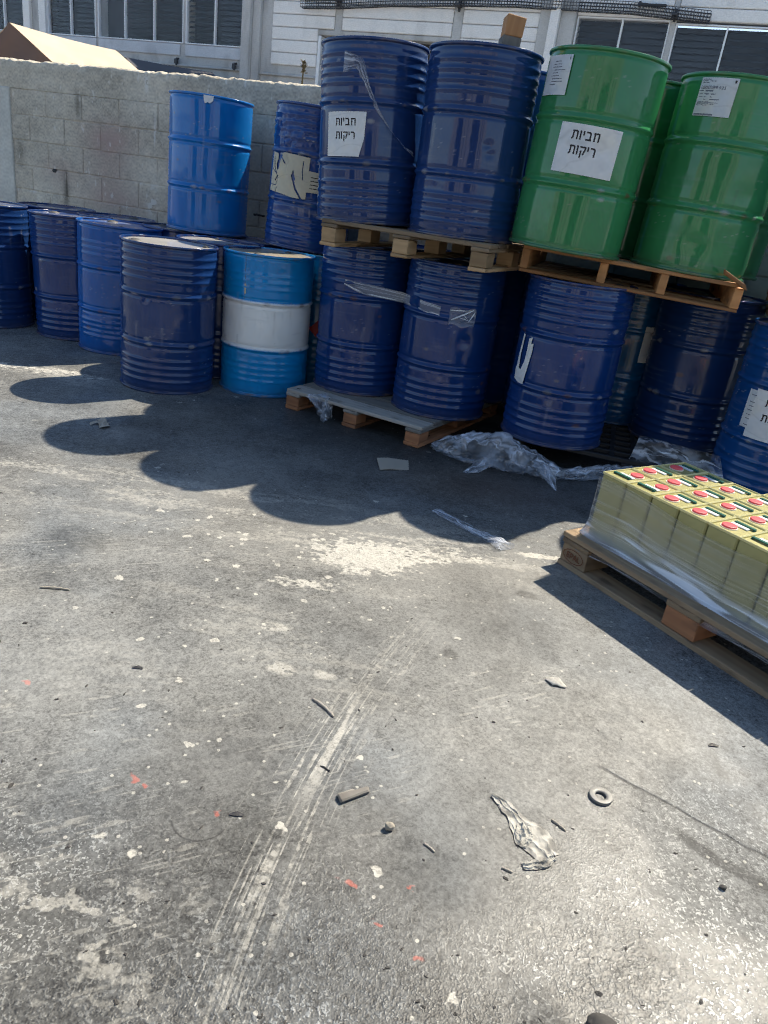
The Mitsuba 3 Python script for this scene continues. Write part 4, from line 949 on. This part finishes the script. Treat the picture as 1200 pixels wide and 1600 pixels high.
# film on the drums: strand on the labelled drum, strap round the lower pair, crumpled patch
def strip(pts, w, seed, tw=2.0, n=120, amp=.004):
    q = rope(pts, 0, seed, n=n); t = np.gradient(q, axis=0); t /= np.linalg.norm(t, axis=1, keepdims=True)
    up = np.cross(t, [0, 1.0, 0]); up /= np.linalg.norm(up, axis=1, keepdims=True); b = np.cross(t, up)
    W = np.interp(np.linspace(0, 1, n), np.linspace(0, 1, len(w)), w); ph = tw * np.linspace(0, 1, n)
    v = np.linspace(-.5, .5, 12)
    P = q[:, None] + (up * np.cos(ph)[:, None] + b * np.sin(ph)[:, None])[:, None] * (v[None, :, None] * W[:, None, None])
    P = P + amp * (np.stack([meshkit.fbm(P * 60 + 9 * k, 2, seed + k) for k in range(3)], -1) - .5)
    UV[0] = griduv(P)
    return gridmesh(P)
def on_drum(cx, cy, z, th, off=.012): return (cx + (R0 + off) * math.cos(th), cy + (R0 + off) * math.sin(th), z)
cN = (-.345, 4.615)
loose('film_strand', 'twisted clear film strand hanging across the Hebrew labelled navy drum',
      strip([on_drum(cN[0] - .035, cN[1], 1.90, -2.05), on_drum(cN[0] - .03, cN[1], 1.90, -1.78), on_drum(cN[0] - .02, cN[1], 1.80, -1.62), on_drum(cN[0] - .01, cN[1], 1.70, -1.45), on_drum(cN[0], cN[1], 1.62, -1.22), on_drum(cN[0] + .01, cN[1], 1.545, -.92), on_drum(cN[0] + .02, cN[1], 1.52, -.75)], [.10, .06, .03, .045, .03, .03, .035], 3, 2.2))
loose('film_strap', 'flat clear film strap stretched from one lower blue drum to the next',
      strip([on_drum(-.30, 4.849, .80, -2.0, .007), on_drum(-.30, 4.849, .785, -1.75, .007), on_drum(-.30, 4.849, .775, -1.5, .009), (-.06, 4.50, .765), on_drum(.239, 4.561, .755, -2.2, .010), on_drum(.239, 4.561, .745, -1.85, .007)], [.035, .05, .065, .06, .055, .06], 4, .15, amp=.002), m='strap_film')
fp = thing('film_patch', 'torn film strands stuck on the right lower blue drum', 'plastic film')
PP = np.array([[on_drum(.239, 4.561, .775 - .095 * v + .008 * math.sin(9 * u), -1.66 + .52 * u, .008 + .012 * abs(meshkit.noise(np.array([u * 6, v * 4, 1.0]), 3) - .5)) for v in np.linspace(0, 1, 24)] for u in np.linspace(0, 1, 40)])
add(fp + '__sheet', gridmesh(PP), 'strap_film', True, uv=griduv(PP) * [1, .5] + [0, .25])
for a_, b_, w_ in (((-1.66, .762), (-1.18, .772), .007), ((-1.20, .775), (-1.60, .715), .009), ((-1.62, .712), (-1.46, .728), .006), ((-1.46, .728), (-1.22, .712), .005), ((-1.17, .765), (-1.28, .708), .008), ((-1.40, .748), (-1.30, .72), .005)):
    add(fp + '__strand', strip([on_drum(.239, 4.561, a_[1] + (b_[1] - a_[1]) * t, a_[0] + (b_[0] - a_[0]) * t, .014) for t in np.linspace(0, 1, 5)], [w_ * .5, w_, w_ * .4], int(abs(a_[0] * 100)), .8, 30, .003), 'film_white', True)
# ------------------------------------------------------------------ litter on the ground
def stick(name, label, a, b, r, m, bend=.0, seed=1, cat_='stick'):
    a, b = np.array(a, float), np.array(b, float); rg_ = np.random.default_rng(seed); n = 14
    p = a + (b - a) * np.linspace(0, 1, n)[:, None]; sd = np.array([-(b - a)[1], (b - a)[0], 0]); sd /= np.linalg.norm(sd)
    p = p + sd * (bend * np.sin(np.linspace(0, PI, n)))[:, None] + rg_.normal(0, r * .12, (n, 3)); p[:, 2] = r * .9
    k = add(name, tube(p, r * (1 + .25 * rg_.normal(size=n)).clip(.6, 1.4) * np.r_[.6, np.ones(n - 2), .5], 7), m, 40); labels[k] = {'label': label, 'category': cat_}
stick('stick', 'pale thin stick lying across the white tyre streaks', (-.128, 1.685, 0), (-.058, 1.619, 0), .004, 'stick_pale', .004, 3)
stick('stick', 'long thin twig alone on the grey ground at the left', (-1.077, 2.057, 0), (-.985, 2.066, 0), .004, 'card_grey', .004, 4)
stick('stick', 'short dark stick right of the wood chip', (.190, 1.234, 0), (.215, 1.214, 0), .0028, 'stick_pale', .001, 5)
stick('stick', 'short dark stick between the rag and the steel ring', (.497, 1.357, 0), (.527, 1.328, 0), .003, 'card_grey', .001, 6)
stick('stick', 'short pale stick left of the rag foot', (.362, 1.197, 0), (.385, 1.188, 0), .0026, 'stick_pale', .001, 7)
stick('stick', 'small dark twig beside the upper white streak', (-.07, 1.43, 0), (-.045, 1.415, 0), .002, 'scrap_black', .002, 8)
ch = thing('wood_chip', 'split grey wood chip lying near the centre of the foreground', 'wood chip')
CHM = frame(np.array([-.012, 1.322, .001]), math.atan2(.046, .066))
board(ch + '__piece', 0, .080, -.011, .011, 0, .010, 'wood_grey', CHM, 0, .003, .0022, rng=rg)
board(ch + '__splinter', .004, .05, .0125, .018, 0, .006, 'wood_grey', CHM, 0, .002, .0015, rng=rg)
wr = lathe([(.0135, .0015), (.0135, .0065), (.0155, .0085), (.021, .0095), (.0285, .0085), (.0295, .006), (.0295, .0015), (.028, .0005), (.015, .0005), (.0135, .0015)], 40)
wr.apply_translation([.637, 1.456, 0]); k = add('steel_ring', wr, 'steel_dull', 35); labels[k] = {'label': 'flat steel washer ring lying on the ground right of the rag', 'category': 'washer'}
def cloth(pts, widths, seed, hgt=.0045, nl=110, nw=60, pleats=3):
    p = rope(pts, 0, seed, n=nl); t = np.gradient(p, axis=0); t /= np.linalg.norm(t, axis=1, keepdims=True)
    sd = np.cross(t, [0, 0, 1.0]); w = np.interp(np.linspace(0, 1, nl), np.linspace(0, 1, len(widths)), widths)
    u = np.linspace(0, 1, nl)[:, None]; v = np.linspace(-.5, .5, nw)[None, :]
    f = meshkit.fbm(np.stack([u * 7 + 0 * v, v * 2.2 + 0 * u, 0 * u * v + seed], -1), 3, seed)
    wv = w[:, None] * (1 + .35 * (meshkit.noise(np.stack([u * 9 + 0 * v, np.sign(v) + 0 * u, 0 * u * v], -1), seed) - .5))
    ph = v * pleats * 2 * PI + (f - .5) * 7
    z = hgt * (.5 + .5 * np.sin(ph)) * (1 - (2 * np.abs(v)) ** 3) * (.45 + .9 * f) + .5 * hgt * np.abs(meshkit.fbm(np.stack([u * 22 + 0 * v, v * 12 + 0 * u, 0 * u * v], -1), 3, seed + 2) - .5) * 2 + .002
    lat = v * wv + .002 * np.cos(ph)
    return gridmesh(p[:, None] + sd[:, None] * lat[..., None] + np.array([0, 0, 1.0]) * z[..., None])
rgm = cat([cloth([(.358, 1.41, 0), (.385, 1.388, 0), (.41, 1.345, 0), (.44, 1.295, 0), (.474, 1.24, 0)], [.012, .035, .05, .085, .062], 3),
           cloth([(.425, 1.325, .004), (.425, 1.29, .004), (.412, 1.262, 0)], [.03, .045, .02], 5, .007, 50, 40, 2), cloth([(.482, 1.246, 0), (.458, 1.220, 0), (.41, 1.209, 0)], [.026, .030, .020], 7, .006, 60, 40, 2)])
k = add('rag', rgm, 'rag_pale', 30); labels[k] = {'label': 'crumpled pale grey rag lying in the right foreground', 'category': 'rag'}
k = add('paper_scrap', crumple([(.572, 1.94, 0), (.598, 1.925, 0), (.628, 1.905, 0)], [.02, .045, .012], [.006, .016, .006], 14, .006, 40, 30, 50), 'rag_pale', 30); labels[k] = {'label': 'small crumpled pale paper scrap in the middle right of the ground', 'category': 'paper scrap'}
cd = np.array([[-.077, 3.742, .018], [.093, 3.822, .006], [.10, 3.672, .004], [-.05, 3.60, .006]])
u = np.linspace(0, 1, 14)[:, None, None]; v = np.linspace(0, 1, 10)[None, :, None]
P = (cd[0] * (1 - u) + cd[1] * u) * (1 - v) + (cd[3] * (1 - u) + cd[2] * u) * v; P[..., 2] += .004 * np.sin(u[..., 0] * 5) + .012 * np.maximum(0, v[..., 0] - .0) * 0
mt = gridmesh(P); mb = gridmesh(P - [0, 0, .0035]); mb.invert()
edge = []
for a_, b_ in ((P[0], 0), (P[-1], 0), (P[:, 0], 0), (P[:, -1], 0)): edge.append(gridmesh(np.stack([a_, a_ - [0, 0, .0035]])))
k = add('cardboard_piece', cat([mt, mb] + edge), 'card_grey', 30); labels[k] = {'label': 'flat grey cardboard piece in the drums shadow', 'category': 'cardboard'}
P = np.array([[(-1.553 + .085 * (u_ - .5) * (1 + .3 * math.sin(v_ * 7)), 3.724 + .10 * (v_ - .5) + .03 * math.sin(u_ * 6), .003 + .010 * abs(math.sin(u_ * 5 + v_ * 3))) for v_ in np.linspace(0, 1, 14)] for u_ in np.linspace(0, 1, 14)])
k = add('paper_scrap', gridmesh(P), 'card_grey', 30); labels[k] = {'label': 'torn grey paper scrap inside the second round drum shadow', 'category': 'paper scrap'}
def lump(name, label, x, y, r, m, seed, sq=.6, cat_='stone'):
    s = trimesh.creation.icosphere(3, 1.0); v = np.asarray(s.vertices); v = v * (.7 + .6 * meshkit.fbm(v * 1.7 + seed, 3, seed))[:, None] * np.array([1, .8, sq]) * r
    v[:, 2] -= v[:, 2].min() + r * .12
    k = add(name, tm(v + [x, y, 0], s.faces), m, 30); labels[k] = {'label': label, 'category': cat_}
lump('stone', 'dark rough stone cut by the bottom edge of the photo', .508, .868, .029, 'stone_dark', 3)
lump('stone', 'small dark pebble in the lower right near the dark patch', .862, 1.225, .008, 'stone_dark', 5)
lump('stone', 'small grey pebble left of the short dark stick', .11, 1.262, .011, 'card_grey', 6, .9)
for i, (x, y, lab) in enumerate(((-.631, 1.712, 'black crumpled scrap on the left ground'), (-.235, 1.24, 'black torn scrap near the lower left arc mark'), (1.02, 1.72, 'dark curled scrap near the tin pallet shadow'))):
    k = add('rubber_scrap', crumple([(x - .015, y, 0), (x, y + .005, 0), (x + .015, y + .002, 0)], [.005, .014, .006], [.003, .005, .003], 40 + i, .006, 36, 24, 90), 'scrap_black', 30); labels[k] = {'label': lab, 'category': 'rubber scrap'}
# small grit and chips scattered over the whole yard
rg = np.random.default_rng(77); ms = []
base = trimesh.creation.icosphere(1, 1.0)
for i in range(420):
    y = .75 + 4.2 * rg.random() ** 1.6; x = rg.uniform(-.65, .65) * (y + .6) * .95
    r = rg.uniform(.0008, .0026) * (1.5 if rg.random() < .08 else 1)
    v = np.asarray(base.vertices) * (1 + .35 * rg.normal(size=(len(base.vertices), 1))) * np.array([1 + rg.random() * 1.5, 1, .6]) * r
    a = rg.uniform(0, PI); c_, s_ = math.cos(a), math.sin(a)
    v = v @ np.array([[c_, s_, 0], [-s_, c_, 0], [0, 0, 1]]) + [x, y, r * .4]
    ms.append(tm(v, base.faces))
add('grit', cat(ms), 'stone_dark'); labels['grit'] = {'label': 'tiny dark grit and chips scattered over the yard', 'category': 'grit', 'kind': 'stuff'}
